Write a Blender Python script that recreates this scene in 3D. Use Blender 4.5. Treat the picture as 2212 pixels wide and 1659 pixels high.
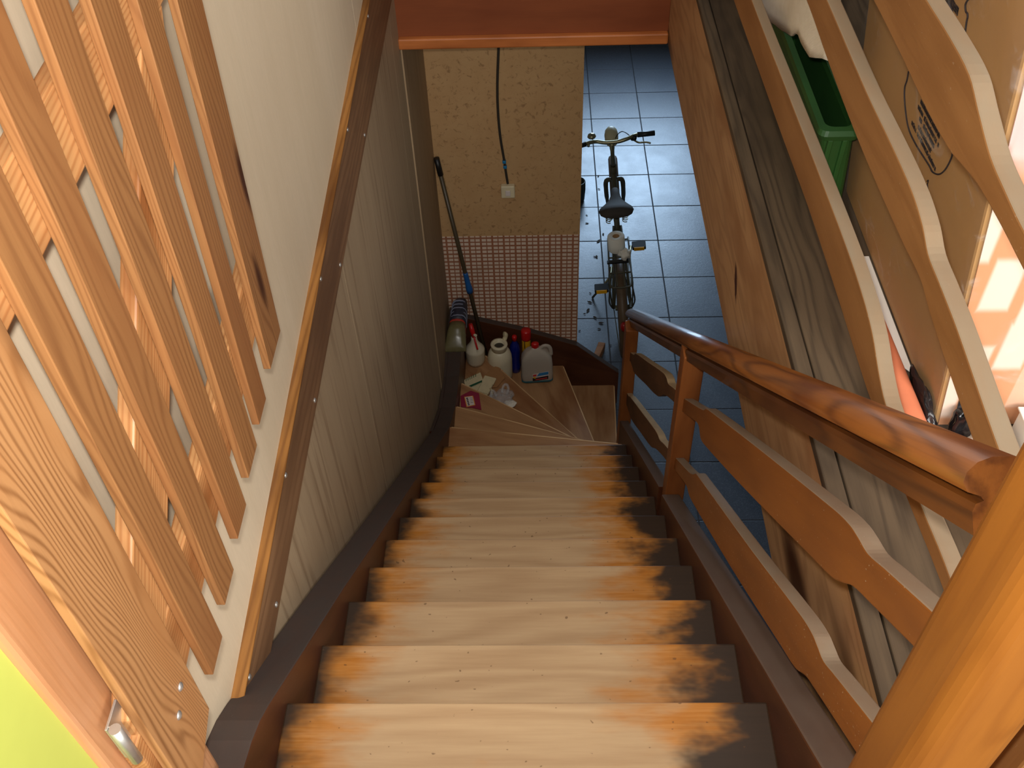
import bpy, bmesh, math, random
from mathutils import Matrix, Vector, Euler
random.seed(7)
S = bpy.context.scene
COL = S.collection
for o in list(bpy.data.objects): bpy.data.objects.remove(o)

# ------------------------------------------------------------------ camera
CAM = Vector((0.0334, -0.7410, 1.5476))
PITCH, YAW, ROLL, FPX = 0.8092, 0.0435, -0.0430, 2113.0
cp, sp, cy, sy = math.cos(PITCH), math.sin(PITCH), math.cos(YAW), math.sin(YAW)
fw = Vector((-sy*cp, cy*cp, -sp)); rt = Vector((cy, sy, 0)); up = rt.cross(fw)
r2 = math.cos(ROLL)*rt + math.sin(ROLL)*up
u2 = -math.sin(ROLL)*rt + math.cos(ROLL)*up
cd = bpy.data.cameras.new('camera'); cam = bpy.data.objects.new('camera', cd); COL.objects.link(cam)
cd.sensor_fit = 'HORIZONTAL'; cd.sensor_width = 36.0; cd.lens = 36.0*FPX/2212.0
cd.clip_start = 0.02; cd.clip_end = 60
cam.matrix_world = Matrix(((r2.x, u2.x, -fw.x, CAM.x), (r2.y, u2.y, -fw.y, CAM.y), (r2.z, u2.z, -fw.z, CAM.z), (0, 0, 0, 1)))
S.camera = cam

# ------------------------------------------------------------------ world, lights, exposure
vs = S.view_settings
vs.view_transform = 'Standard'; vs.look = 'None'; vs.gamma = 1.0; vs.use_curve_mapping = False
vs.exposure = 0.0
W = bpy.data.worlds.new('world'); S.world = W; W.use_nodes = True
bg = W.node_tree.nodes['Background']; bg.inputs[0].default_value = (1.0, 0.97, 0.93, 1); bg.inputs[1].default_value = 0.08

def lamp(name, kind, loc, target, energy, color, **kw):
    d = bpy.data.lights.new(name, kind); d.energy = energy; d.color = color
    for k, v in kw.items(): setattr(d, k, v)
    o = bpy.data.objects.new(name, d); COL.objects.link(o)
    q = (Vector(target)-Vector(loc)).to_track_quat('-Z', 'Y')
    o.location = loc; o.rotation_euler = q.to_euler()
    return o
# the camera's own flash, just beside the lens
fl_ = CAM - r2*0.022 + u2*0.055
lamp('camera_flash', 'SPOT', fl_, fl_ + fw*3, 92.0, (1.0, 0.97, 0.93), shadow_soft_size=0.02, spot_size=math.radians(128), spot_blend=1.0)
# soft overhead fill added above the stairwell to brighten treads and far wall
lamp('stairwell_fill_light', 'AREA', (0.1, 1.1, 2.75), (0.0, 1.6, -1.5), 17.0, (1.0, 0.97, 0.93), shape='RECTANGLE', size=1.0, size_y=1.7)
# daylight from the upstairs room's window, behind and to the right
lamp('upstairs_window_light', 'AREA', (2.2, -1.9, 1.9), (0.95, 0.45, 0.55), 26.0, (1.0, 0.98, 0.95), shape='RECTANGLE', size=1.0, size_y=1.2, spread=math.radians(95))
# daylight from the landing window behind the photographer
lamp('landing_window_light', 'AREA', (0.75, -3.2, 1.8), (-0.2, 1.5, -0.4), 95.0, (1.0, 0.97, 0.93), shape='RECTANGLE', size=1.8, size_y=1.2)
# daylight from the glazed street door at the end of the ground-floor hall
lamp('hall_window_light', 'AREA', (0.95, 8.42, -1.05), (0.7, 3.0, -2.6), 46.0, (0.52, 0.74, 1.0), shape='RECTANGLE', size=1.5, size_y=1.2, spread=math.radians(105))

# ------------------------------------------------------------------ helpers
R_, G_ = 0.17446, 0.2023            # rise and going of a step
ZF = -2.9657                        # ground floor
ZU = 0.20                           # upper floor
SL = R_/G_
WM = {}
def srgb(r, g, b):
    f = lambda c: (c/255/12.92) if c/255 <= 0.04045 else ((c/255+0.055)/1.055)**2.4
    return (f(r), f(g), f(b), 1)

def finish(o, mat=None, parent=None, M=None, bevel=0.0, seg=2, smooth=False, sub=0):
    COL.objects.link(o)
    M = M or Matrix.Identity(4)
    if mat: o.data.materials.append(mat)
    if parent is not None:
        o.parent = parent; o.matrix_parent_inverse = WM[parent.name].inverted()
    o.matrix_basis = M; WM[o.name] = M.copy()
    if bevel:
        m = o.modifiers.new('bevel', 'BEVEL'); m.width = bevel; m.segments = seg; m.limit_method = 'ANGLE'; m.angle_limit = math.radians(35)
    if sub:
        m = o.modifiers.new('sub', 'SUBSURF'); m.levels = sub; m.render_levels = sub
    if smooth:
        for p in o.data.polygons: p.use_smooth = True
    return o
def mesh(name, verts, faces):
    me = bpy.data.meshes.new(name); me.from_pydata([tuple(v) for v in verts], [], faces)
    bm = bmesh.new(); bm.from_mesh(me); bmesh.ops.recalc_face_normals(bm, faces=bm.faces[:]); bm.to_mesh(me); bm.free()
    return bpy.data.objects.new(name, me)
def tag(o, label, cat=None, group=None, kind=None):
    if label: o['label'] = label
    if cat: o['category'] = cat
    if group: o['group'] = group
    if kind: o['kind'] = kind
    return o
def thing(name, label, cat, loc=(0, 0, 0), group=None, M=None, kind=None):
    o = bpy.data.objects.new(name, None); COL.objects.link(o); o.empty_display_size = 0.05
    M = M or Matrix.Translation(loc); o.matrix_basis = M; WM[o.name] = M.copy()
    return tag(o, label, cat, group, kind)

AX = {'x': Matrix.Identity(3), 'y': Matrix(((0, -1, 0), (1, 0, 0), (0, 0, 1))), 'z': Matrix(((0, 0, -1), (0, 1, 0), (1, 0, 0)))}
def box(name, x0, x1, y0, y1, z0, z1, mat, parent=None, grain='x', bevel=0.002, seg=2):
    """axis-aligned box; local x of the object follows the grain"""
    c = Vector(((x0+x1)/2, (y0+y1)/2, (z0+z1)/2)); R = AX[grain]
    vs_ = [R.transposed() @ (Vector((x, y, z))-c) for x in (x0, x1) for y in (y0, y1) for z in (z0, z1)]
    o = mesh(name, vs_, [(0, 1, 3, 2), (4, 6, 7, 5), (0, 4, 5, 1), (2, 3, 7, 6), (0, 2, 6, 4), (1, 5, 7, 3)])
    return finish(o, mat, parent, Matrix.Translation(c) @ R.to_4x4(), bevel, seg)
def slab(name, pts, x0, x1, ang, mat, parent=None, bevel=0.002, seg=2):
    """outline pts in world (y, z), thickness x0..x1; the grain runs at angle ang in the y-z plane"""
    a = math.radians(ang); ca, sa = math.cos(a), math.sin(a)
    cyy = sum(p[0] for p in pts)/len(pts); cz = sum(p[1] for p in pts)/len(pts); cx = (x0+x1)/2
    L = [((p[0]-cyy)*ca+(p[1]-cz)*sa, -(p[0]-cyy)*sa+(p[1]-cz)*ca) for p in pts]
    h = abs(x1-x0)/2; n = len(L)
    v = [(s, -h, t) for s, t in L]+[(s, h, t) for s, t in L]
    f = [tuple(range(n)), tuple(range(2*n-1, n-1, -1))]+[(i, (i+1) % n, n+(i+1) % n, n+i) for i in range(n)]
    o = mesh(name, v, f)
    M = Matrix(((0, -1, 0, cx), (ca, 0, -sa, cyy), (sa, 0, ca, cz), (0, 0, 0, 1)))
    return finish(o, mat, parent, M, bevel, seg)
def prism(name, pts, z0, z1, mat, parent=None, bevel=0.002, rot=0.0):
    """outline in world (x, y), between z0 and z1; grain at angle rot"""
    c = Vector((sum(p[0] for p in pts)/len(pts), sum(p[1] for p in pts)/len(pts), (z0+z1)/2)); n = len(pts)
    Rm = Matrix.Rotation(math.radians(rot), 3, 'Z'); Ri = Rm.transposed()
    v = [Ri @ (Vector((p[0], p[1], z))-c) for z in (z0, z1) for p in pts]
    f = [tuple(range(n)), tuple(range(2*n-1, n-1, -1))]+[(i, (i+1) % n, n+(i+1) % n, n+i) for i in range(n)]
    return finish(mesh(name, v, f), mat, parent, Matrix.Translation(c) @ Rm.to_4x4(), bevel)
def tube_data(pts, rad, n=10, closed=False, smooth_path=0):
    P = [Vector(p) for p in pts]
    if smooth_path:
        Q = []; m = len(P)
        for i in range(m-1):
            a, b, c, d = P[max(i-1, 0)], P[i], P[i+1], P[min(i+2, m-1)]
            for k in range(smooth_path):
                t = k/smooth_path
                Q.append(0.5*((2*b)+(c-a)*t+(2*a-5*b+4*c-d)*t*t+(3*b-a-3*c+d)*t**3))
        Q.append(P[-1]); P = Q
    rr = rad if isinstance(rad, (list, tuple)) else [rad]*len(P)
    if len(rr) != len(P): rr = [rr[min(int(i*len(rr)/len(P)), len(rr)-1)] for i in range(len(P))]
    v, f = [], []; N = len(P); pn = None
    for i in range(N):
        t = (P[(i+1) % N]-P[i-1]) if closed else (P[min(i+1, N-1)]-P[max(i-1, 0)])
        t.normalize()
        if pn is None:
            a = Vector((0, 0, 1)) if abs(t.z) < 0.9 else Vector((1, 0, 0)); pn = t.cross(a).normalized()
        else: pn = (pn-t*pn.dot(t)).normalized()
        b = t.cross(pn)
        for k in range(n):
            w = 2*math.pi*k/n; v.append(P[i]+rr[i]*(math.cos(w)*pn+math.sin(w)*b))
    for i in range(N if closed else N-1):
        for k in range(n):
            j = (i+1) % N
            f.append((i*n+k, i*n+(k+1) % n, j*n+(k+1) % n, j*n+k))
    if not closed: f += [tuple(range(n-1, -1, -1)), tuple(range((N-1)*n, N*n))]
    return v, f
def tube(name, pts, rad, mat, parent=None, n=10, closed=False, smooth_path=0, M=None):
    v, f = tube_data(pts, rad, n, closed, smooth_path)
    o = finish(mesh(name, v, f), mat, parent, M)
    for p in o.data.polygons: p.use_smooth = len(p.vertices) == 4
    return o
def multi(name, parts, mat, parent=None, M=None, smooth=True):
    V, F = [], []
    for v, f in parts:
        k = len(V); V += [tuple(x) for x in v]; F += [tuple(i+k for i in g) for g in f]
    o = finish(mesh(name, V, F), mat, parent, M)
    if smooth:
        for p in o.data.polygons: p.use_smooth = len(p.vertices) == 4
    return o
def lathe_data(prof, n=24, sx=1.0, sy_=1.0):
    v, f = [], []
    for r, z in prof:
        for k in range(n):
            w = 2*math.pi*k/n; v.append((r*math.cos(w)*sx, r*math.sin(w)*sy_, z))
    for i in range(len(prof)-1):
        for k in range(n): f.append((i*n+k, i*n+(k+1) % n, (i+1)*n+(k+1) % n, (i+1)*n+k))
    if prof[0][0] > 1e-4: f.append(tuple(range(n-1, -1, -1)))
    if prof[-1][0] > 1e-4: f.append(tuple(range((len(prof)-1)*n, len(prof)*n)))
    return v, f
def lathe(name, prof, mat, parent=None, M=None, n=24, sx=1.0, sy_=1.0):
    v, f = lathe_data(prof, n, sx, sy_)
    o = finish(mesh(name, v, f), mat, parent, M)
    for p in o.data.polygons: p.use_smooth = len(p.vertices) == 4
    return o
T = Matrix.Translation
def Rz(d): return Matrix.Rotation(math.radians(d), 4, 'Z')
def Rx(d): return Matrix.Rotation(math.radians(d), 4, 'X')
def Ry(d): return Matrix.Rotation(math.radians(d), 4, 'Y')

# ------------------------------------------------------------------ materials
class NT:
    def __init__(s, name):
        s.m = bpy.data.materials.new(name); s.m.use_nodes = True; s.t = s.m.node_tree; s.N = s.t.nodes; s.L = s.t.links
        s.b = s.N['Principled BSDF']
    def n(s, t, **kw):
        x = s.N.new(t)
        for k, v in kw.items(): setattr(x, k, v)
        return x
    def set(s, node, key, val):
        if isinstance(val, bpy.types.NodeSocket): s.L.new(val, node.inputs[key])
        else: node.inputs[key].default_value = val
    def math(s, op, a, b=None, c=None, clamp=False):
        x = s.n('ShaderNodeMath', operation=op, use_clamp=clamp); s.set(x, 0, a)
        if b is not None: s.set(x, 1, b)
        if c is not None: s.set(x, 2, c)
        return x.outputs[0]
    def mix(s, fac, a, b, blend='MIX'):
        x = s.n('ShaderNodeMix', data_type='RGBA', blend_type=blend)
        s.set(x, 0, fac); s.set(x, 6, a); s.set(x, 7, b); return x.outputs[2]
    def coord(s, scale=(1, 1, 1), rnd=True, which='Object'):
        tc = s.n('ShaderNodeTexCoord'); v = tc.outputs[which]
        if rnd:
            oi = s.n('ShaderNodeObjectInfo'); a = s.n('ShaderNodeVectorMath', operation='MULTIPLY_ADD')
            cmb = s.n('ShaderNodeCombineXYZ')
            for i in range(3): s.L.new(oi.outputs['Random'], cmb.inputs[i])
            s.L.new(cmb.outputs[0], a.inputs[0]); a.inputs[1].default_value = (17.3, 9.1, 23.7); s.L.new(v, a.inputs[2]); v = a.outputs[0]
        mp = s.n('ShaderNodeVectorMath', operation='MULTIPLY'); s.L.new(v, mp.inputs[0]); mp.inputs[1].default_value = scale
        return mp.outputs[0]
    def noise(s, vec, scale=1.0, detail=3.0, rough=0.55, dist=0.0):
        x = s.n('ShaderNodeTexNoise'); s.L.new(vec, x.inputs['Vector'])
        x.inputs['Scale'].default_value = scale; x.inputs['Detail'].default_value = detail; x.inputs['Roughness'].default_value = rough; x.inputs['Distortion'].default_value = dist
        return x.outputs['Fac']
    def smooth(s, v, lo, hi):
        x = s.n('ShaderNodeMapRange', interpolation_type='SMOOTHSTEP'); s.set(x, 0, v); x.inputs[1].default_value = lo; x.inputs[2].default_value = hi
        return x.outputs[0]
    def bump(s, h, strength=0.2, dist=0.002):
        x = s.n('ShaderNodeBump'); s.set(x, 'Height', h); x.inputs['Strength'].default_value = strength; x.inputs['Distance'].default_value = dist
        s.L.new(x.outputs[0], s.b.inputs['Normal'])
    def out(s, col, rough=0.5, metallic=0.0, spec=0.5, coat=0.0):
        s.set(s.b, 'Base Color', col); s.set(s.b, 'Roughness', rough); s.b.inputs['Metallic'].default_value = metallic
        s.b.inputs['Specular IOR Level'].default_value = spec; s.b.inputs['Coat Weight'].default_value = coat
        return s.m

def wood(name, light, dark, rings=22.0, ringmix=0.6, wob=1.6, rough=0.5, knots=0.0, dust=None, blotch=None, spec=0.35, coat=0.0, fine=0.35, speck=0.0, stain=None):
    t = NT(name)
    slow = t.noise(t.coord((1.1, 7, 7)), 1.0, 2.0)
    c = t.coord((1, 1, 1)); sx = t.n('ShaderNodeSeparateXYZ'); t.L.new(c, sx.inputs[0])
    yz = t.math('ADD', sx.outputs[1], t.math('MULTIPLY', sx.outputs[2], 0.8))
    ph = t.math('ADD', t.math('MULTIPLY', yz, rings), t.math('MULTIPLY', slow, wob*4))
    s_ = t.math('MULTIPLY_ADD', t.math('SINE', t.math('MULTIPLY', ph, 6.2832)), 0.5, 0.5)
    s_ = t.math('POWER', s_, 2.2)
    fib = t.noise(t.coord((7, 190, 190)), 1.0, 3.0, 0.6)
    fac = t.math('ADD', t.math('MULTIPLY', s_, ringmix), t.math('MULTIPLY', t.math('SUBTRACT', fib, 0.5), fine*2.2), clamp=True)
    col = t.mix(fac, light, dark)
    bl = t.noise(t.coord((2.5, 9, 9)), 1.0, 3.0)
    col = t.mix(t.smooth(bl, 0.38, 0.75), col, blotch or tuple(x*0.72 for x in dark[:3])+(1,))
    h = fac
    if knots:
        vo = t.n('ShaderNodeTexVoronoi', feature='F1'); t.L.new(t.coord((2.2, 9, 9)), vo.inputs['Vector']); vo.inputs['Scale'].default_value = knots; vo.inputs['Randomness'].default_value = 1.0
        k = t.math('SUBTRACT', 1.0, t.smooth(vo.outputs['Distance'], 0.05, 0.16))
        col = t.mix(k, col, srgb(70, 38, 18))
    if stain:
        x0, z0, ang, ln, wd = stain; o_ = t.n('ShaderNodeTexCoord'); q_ = t.n('ShaderNodeSeparateXYZ'); t.L.new(o_.outputs['Object'], q_.inputs[0])
        dx = t.math('SUBTRACT', q_.outputs[0], x0); dz = t.math('SUBTRACT', q_.outputs[2], z0); ca, sa = math.cos(ang), math.sin(ang)
        a_ = t.math('ADD', t.math('MULTIPLY', dx, ca), t.math('MULTIPLY', dz, sa)); b_ = t.math('SUBTRACT', t.math('MULTIPLY', dz, ca), t.math('MULTIPLY', dx, sa))
        r_ = t.math('SQRT', t.math('ADD', t.math('POWER', t.math('DIVIDE', a_, ln), 2.0), t.math('POWER', t.math('DIVIDE', b_, wd), 2.0)))
        r_ = t.math('ADD', r_, t.math('MULTIPLY', t.math('SUBTRACT', t.noise(t.coord((20, 40, 40)), 1.0, 3.0), 0.5), 0.8))
        col = t.mix(t.math('SUBTRACT', 1.0, t.smooth(r_, 0.55, 1.05)), col, srgb(66, 26, 14))
    if speck:
        sp_ = t.noise(t.coord((120, 260, 260)), 1.0, 1.0)
        col = t.mix(t.math('MULTIPLY', t.smooth(sp_, 0.72, 0.78), speck), col, srgb(205, 190, 165))
    if dust:
        ge = t.n('ShaderNodeNewGeometry'); sz = t.n('ShaderNodeSeparateXYZ'); t.L.new(ge.outputs['Normal'], sz.inputs[0])
        dn = t.noise(t.coord((12, 30, 30)), 1.0, 3.0)
        d = t.math('MULTIPLY', t.smooth(sz.outputs[2], 0.35, 0.7), t.math('MULTIPLY_ADD', dn, 0.5, 0.6), clamp=True)
        col = t.mix(d, col, dust)
        t.out(col, t.math('MULTIPLY_ADD', d, 0.4, rough, clamp=True), spec=spec, coat=coat)
    else:
        t.out(col, rough, spec=spec, coat=coat)
    t.bump(h, 0.18, 0.0012)
    return t.m
def plain(name, col, rough=0.5, metallic=0.0, spec=0.5, coat=0.0, var=0.12, nscale=40.0, trans=0.0):
    t = NT(name); n = t.noise(t.coord(), nscale, 3.0)
    c = t.mix(n, tuple(x*(1-var) for x in col[:3])+(1,), tuple(min(1, x*(1+var)) for x in col[:3])+(1,))
    t.out(c, rough, metallic, spec, coat); t.b.inputs['Transmission Weight'].default_value = trans
    t.bump(n, 0.08, 0.001)
    return t.m

M_ = {}
M_['gate_stile'] = wood('pine_stile', srgb(176, 128, 82), srgb(122, 78, 42), rings=110, ringmix=0.75, wob=8, rough=0.45, knots=0.55, blotch=srgb(166, 114, 68))
M_['gate_slat'] = wood('pine_slat', srgb(150, 104, 62), srgb(108, 66, 36), rings=130, ringmix=0.5, wob=4.5, rough=0.45, knots=0.9, blotch=srgb(138, 90, 52))
M_['gate_rail'] = wood('pine_rail', srgb(196, 144, 92), srgb(158, 98, 52), rings=150, ringmix=0.6, wob=3, rough=0.45)
M_['jamb'] = wood('jamb_pine', srgb(200, 146, 104), srgb(178, 120, 78), rings=120, ringmix=0.35, wob=2, rough=0.32, spec=0.5, blotch=srgb(184, 128, 84))
M_['newel'] = wood('varnished_newel', srgb(150, 92, 32), srgb(126, 72, 22), rings=9, ringmix=0.45, wob=2.0, rough=0.42, blotch=srgb(138, 82, 30), spec=0.4)
M_['rail'] = wood('varnished_handrail', srgb(104, 58, 20), srgb(54, 25, 8), rings=12, ringmix=0.6, wob=2.6, rough=0.36, spec=0.45, coat=0.12, blotch=srgb(70, 31, 11))
M_['board'] = wood('carved_board_wood', srgb(144, 84, 32), srgb(120, 66, 24), rings=9, ringmix=0.4, wob=1.2, rough=0.4, dust=srgb(146, 130, 110), speck=0.6, blotch=srgb(120, 68, 28))
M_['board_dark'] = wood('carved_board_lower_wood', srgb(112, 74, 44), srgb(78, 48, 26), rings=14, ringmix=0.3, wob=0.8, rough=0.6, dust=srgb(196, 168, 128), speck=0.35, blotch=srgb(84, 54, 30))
M_['post'] = wood('baluster_post_wood', srgb(150, 88, 44), srgb(112, 60, 26), rings=14, ringmix=0.45, wob=1.0, rough=0.4, blotch=srgb(116, 62, 28))
M_['stringer'] = wood('stringer_wood', srgb(92, 52, 30), srgb(68, 36, 19), rings=10, ringmix=0.4, wob=1.0, rough=0.45, dust=srgb(74, 64, 58), blotch=srgb(72, 38, 20), speck=0.15)
M_['stringer_r'] = wood('stringer_wood_outer', srgb(86, 46, 26), srgb(66, 33, 17), rings=10, ringmix=0.4, wob=1.0, rough=0.45, dust=srgb(104, 86, 74), blotch=srgb(70, 36, 18), speck=0.1)
M_['fascia'] = wood('oak_fascia', srgb(192, 148, 104), srgb(146, 106, 70), rings=8, ringmix=0.45, wob=2.2, rough=0.5, blotch=srgb(160, 114, 74), knots=0.25, stain=(0.20, -0.03, 0.82, 0.062, 0.018))
M_['far_fascia'] = wood('red_brown_fascia', srgb(132, 70, 38), srgb(110, 54, 27), rings=6, ringmix=0.3, wob=0.6, rough=0.5, blotch=srgb(116, 58, 30))
M_['far_mould'] = wood('far_moulding', srgb(196, 118, 62), srgb(166, 90, 42), rings=12, ringmix=0.4, wob=0.6, rough=0.45)
M_['plank'] = wood('old_floor_plank', srgb(92, 76, 58), srgb(42, 34, 27), rings=26, ringmix=0.45, wob=2.2, rough=0.75, blotch=srgb(64, 52, 40), knots=0.3, spec=0.2)
M_['guard'] = wood('guard_board_wood', srgb(150, 104, 60), srgb(124, 80, 42), rings=8, ringmix=0.35, wob=1.2, rough=0.5, dust=srgb(134, 118, 96), blotch=srgb(130, 86, 46), speck=0.15)
M_['trim'] = wood('wall_trim_wood', srgb(140, 104, 72), srgb(100, 68, 44), rings=40, ringmix=0.5, wob=0.8, rough=0.5, blotch=srgb(112, 80, 54))
M_['trim_top'] = wood('wall_trim_cap_wood', srgb(156, 106, 52), srgb(108, 66, 28), rings=60, ringmix=0.6, wob=0.6, rough=0.5)
M_['winder'] = wood('winder_tread_wood', srgb(178, 134, 92), srgb(146, 104, 68), rings=8, ringmix=0.35, wob=1.0, rough=0.55, blotch=srgb(140, 92, 56))
M_['nosing'] = wood('worn_nosing_wood', srgb(222, 184, 136), srgb(196, 152, 104), rings=8, ringmix=0.3, wob=0.6, rough=0.5)
M_['riser'] = wood('riser_wood', srgb(120, 78, 44), srgb(92, 56, 30), rings=8, ringmix=0.3, wob=0.8, rough=0.6)
M_['block'] = wood('offcut_wood', srgb(176, 120, 72), srgb(146, 92, 50), rings=20, ringmix=0.4, wob=0.8, rough=0.6)

def tread_mat():
    t = NT('worn_tread_wood')
    tc = t.n('ShaderNodeTexCoord'); sp_ = t.n('ShaderNodeSeparateXYZ'); t.L.new(tc.outputs['Object'], sp_.inputs[0])
    x, y = sp_.outputs[0], sp_.outputs[1]
    fib = t.noise(t.coord((9, 160, 160)), 1.0, 3.0, 0.6)
    slow = t.noise(t.coord((1.2, 9, 9)), 1.0, 2.0)
    ph = t.math('ADD', t.math('MULTIPLY', y, 14), t.math('MULTIPLY', slow, 5))
    ring = t.math('MULTIPLY_ADD', t.math('SINE', t.math('MULTIPLY', ph, 6.2832)), 0.5, 0.5)
    pale = t.mix(t.math('ADD', t.math('MULTIPLY', ring, 0.35), t.math('MULTIPLY', fib, 0.5), clamp=True), srgb(198, 166, 126), srgb(162, 126, 88))
    nb = t.noise(t.coord((5, 9, 9)), 1.0, 4.0, 0.6); nb2 = t.noise(t.coord((4, 13, 13)), 1.3, 4.0, 0.6)
    wobble = t.math('MULTIPLY', t.math('SUBTRACT', nb, 0.5), 0.34)
    wobble2 = t.math('MULTIPLY', t.math('SUBTRACT', nb2, 0.5), 0.42)
    # left-over varnish: amber towards both ends, worn off where feet fall; blackened at the very ends
    xr = t.math('ADD', x, wobble2)
    amber = t.math('MAXIMUM', t.smooth(xr, 0.13, 0.31), t.smooth(t.math('MULTIPLY', t.math('ADD', x, wobble2), -1.0), 0.22, 0.40))
    amber = t.math('MULTIPLY', amber, t.math('MULTIPLY_ADD', fib, 0.6, 0.62), clamp=True)
    back = t.smooth(t.math('ADD', y, t.math('MULTIPLY', wobble, 0.9)), -0.02, -0.1)
    patch = t.math('MULTIPLY', t.smooth(t.math('ADD', t.math('ABSOLUTE', t.math('ADD', x, t.math('MULTIPLY', wobble, 2.2))), wobble2), 0.1, 0.28), t.math('MULTIPLY', back, 0.7))
    amber = t.math('MAXIMUM', amber, patch)
    col = t.mix(amber, pale, t.mix(fib, srgb(204, 132, 38), srgb(158, 92, 26)))
    xd = t.math('ADD', x, wobble)
    dark = t.math('MAXIMUM', t.smooth(xd, 0.262, 0.355), t.smooth(t.math('MULTIPLY', t.math('ADD', x, t.math('MULTIPLY', wobble, 0.6)), -1.0), 0.335, 0.41))
    col = t.mix(t.math('MULTIPLY', dark, 0.97), col, t.mix(fib, srgb(24, 19, 15), srgb(50, 38, 28)))
    spk = t.noise(t.coord((70, 90, 90)), 1.0, 1.0)
    col = t.mix(t.math('MULTIPLY', t.smooth(spk, 0.74, 0.78), 0.6), col, srgb(90, 58, 30))
    t.out(col, t.math('MULTIPLY_ADD', amber, -0.14, 0.56), spec=0.35)
    t.bump(t.math('ADD', fib, t.math('MULTIPLY', ring, 0.5)), 0.12, 0.001)
    return t.m
M_['tread'] = tread_mat()

def panel_mat(name, a, b, streak):
    t = NT(name)
    n = t.noise(t.coord((6, 14, 1.6)), 1.0, 4.0, 0.6); f = t.noise(t.coord((260, 260, 40)), 1.0, 2.0)
    c = t.mix(n, a, b); c = t.mix(t.math('MULTIPLY', t.smooth(t.noise(t.coord((20, 45, 1.8)), 1.0, 3.0), 0.52, 0.72), 0.7), c, streak)
    c = t.mix(t.math('MULTIPLY', f, 0.22), c, tuple(x*0.6 for x in b[:3])+(1,))
    t.out(c, 0.55, spec=0.35); t.bump(f, 0.08, 0.0008); return t.m
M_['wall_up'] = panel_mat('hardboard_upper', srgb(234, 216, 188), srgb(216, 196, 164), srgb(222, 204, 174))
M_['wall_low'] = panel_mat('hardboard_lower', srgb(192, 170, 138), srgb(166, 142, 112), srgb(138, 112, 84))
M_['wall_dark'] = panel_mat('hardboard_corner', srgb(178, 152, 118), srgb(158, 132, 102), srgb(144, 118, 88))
M_['lime'] = plain('lime_paint', srgb(190, 198, 92), 0.6, var=0.03)
M_['plaster'] = plain('old_plaster', srgb(190, 176, 156), 0.85, var=0.08, nscale=6)

def wallpaper_up():
    t = NT('brown_wallpaper')
    n = t.noise(t.coord((9, 9, 9), False), 1.0, 5.0, 0.65); d = t.noise(t.coord((38, 38, 38), False), 1.0, 4.0, 0.65, 0.8)
    c = t.mix(n, srgb(206, 168, 120), srgb(188, 146, 98)); c = t.mix(t.math('MULTIPLY', t.smooth(d, 0.54, 0.7), 0.6), c, srgb(126, 92, 58))
    t.out(c, 0.75, spec=0.2); t.bump(d, 0.1, 0.001); return t.m
def wallpaper_low():
    t = NT('basket_wallpaper')
    tc = t.n('ShaderNodeTexCoord'); s_ = t.n('ShaderNodeSeparateXYZ'); t.L.new(tc.outputs['Object'], s_.inputs[0])
    def band(v, period, half, pairgap):
        u = t.math('FRACT', t.math('DIVIDE', v, period))            # one pair of blocks
        u2 = t.math('FRACT', t.math('MULTIPLY', u, 2.0))
        sh = t.math('MULTIPLY', t.math('SUBTRACT', t.math('GREATER_THAN', u, 0.5), 0.5), -pairgap)
        a = t.math('ABSOLUTE', t.math('SUBTRACT', t.math('SUBTRACT', u2, sh), 0.5))
        return t.math('LESS_THAN', a, half)
    m = t.math('MULTIPLY', band(s_.outputs[0], 0.0615, 0.37, 0.08), band(s_.outputs[2], 0.0528, 0.32, 0.05))
    n = t.noise(t.coord((70, 70, 70), False), 1.0, 3.0); n2 = t.noise(t.coord((5, 5, 5), False), 1.0, 2.0)
    line = t.mix(n, srgb(184, 124, 92), srgb(150, 96, 70)); blk = t.mix(n, srgb(240, 220, 200), srgb(220, 194, 172))
    c = t.mix(m, line, blk); c = t.mix(t.math('MULTIPLY', t.smooth(n2, 0.5, 0.8), 0.35), c, srgb(150, 120, 90))
    z = t.math('ADD', s_.outputs[2], t.math('MULTIPLY', s_.outputs[0], 0.42))
    t.out(c, 0.7, spec=0.25); return t.m
M_['wp_up'] = wallpaper_up(); M_['wp_low'] = wallpaper_low()

def tile_mat():
    t = NT('blue_stone_tile')
    n = t.noise(t.coord((6, 6, 6)), 1.0, 4.0, 0.6); g = t.noise(t.coord((150, 150, 150)), 1.0, 2.0, 0.7); g2 = t.noise(t.coord((45, 45, 45)), 1.0, 3.0, 0.7)
    c = t.mix(n, srgb(80, 86, 98), srgb(60, 65, 74)); c = t.mix(t.math('MULTIPLY', t.smooth(g, 0.5, 0.66), 0.5), c, srgb(108, 115, 126))
    c = t.mix(t.math('MULTIPLY', t.smooth(g2, 0.55, 0.7), 0.4), c, srgb(64, 68, 76))
    t.out(c, t.math('MULTIPLY_ADD', n, 0.16, 0.27), spec=0.65); t.bump(t.math('ADD', g, g2), 0.25, 0.0015); return t.m
M_['tile'] = tile_mat(); M_['grout'] = plain('grout', srgb(74, 72, 72), 0.9)
M_['steel'] = plain('bright_steel', srgb(215, 215, 210), 0.42, 0.9, var=0.03)
M_['black'] = plain('black_plastic', srgb(26, 25, 24), 0.45)
M_['rubber'] = plain('tyre_rubber', srgb(34, 32, 30), 0.8)
M_['frame'] = plain('olive_frame_paint', srgb(74, 68, 48), 0.45, var=0.2)
M_['fender'] = plain('rusty_brown_mudguard', srgb(92, 70, 46), 0.5, var=0.25, nscale=12)
M_['chrome'] = plain('dull_chrome', srgb(150, 142, 112), 0.32, 0.85, var=0.15)
M_['cream'] = plain('cream_enamel', srgb(188, 176, 140), 0.45)
M_['saddle'] = plain('worn_saddle_vinyl', srgb(58, 48, 38), 0.75, var=0.2, nscale=14)
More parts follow.
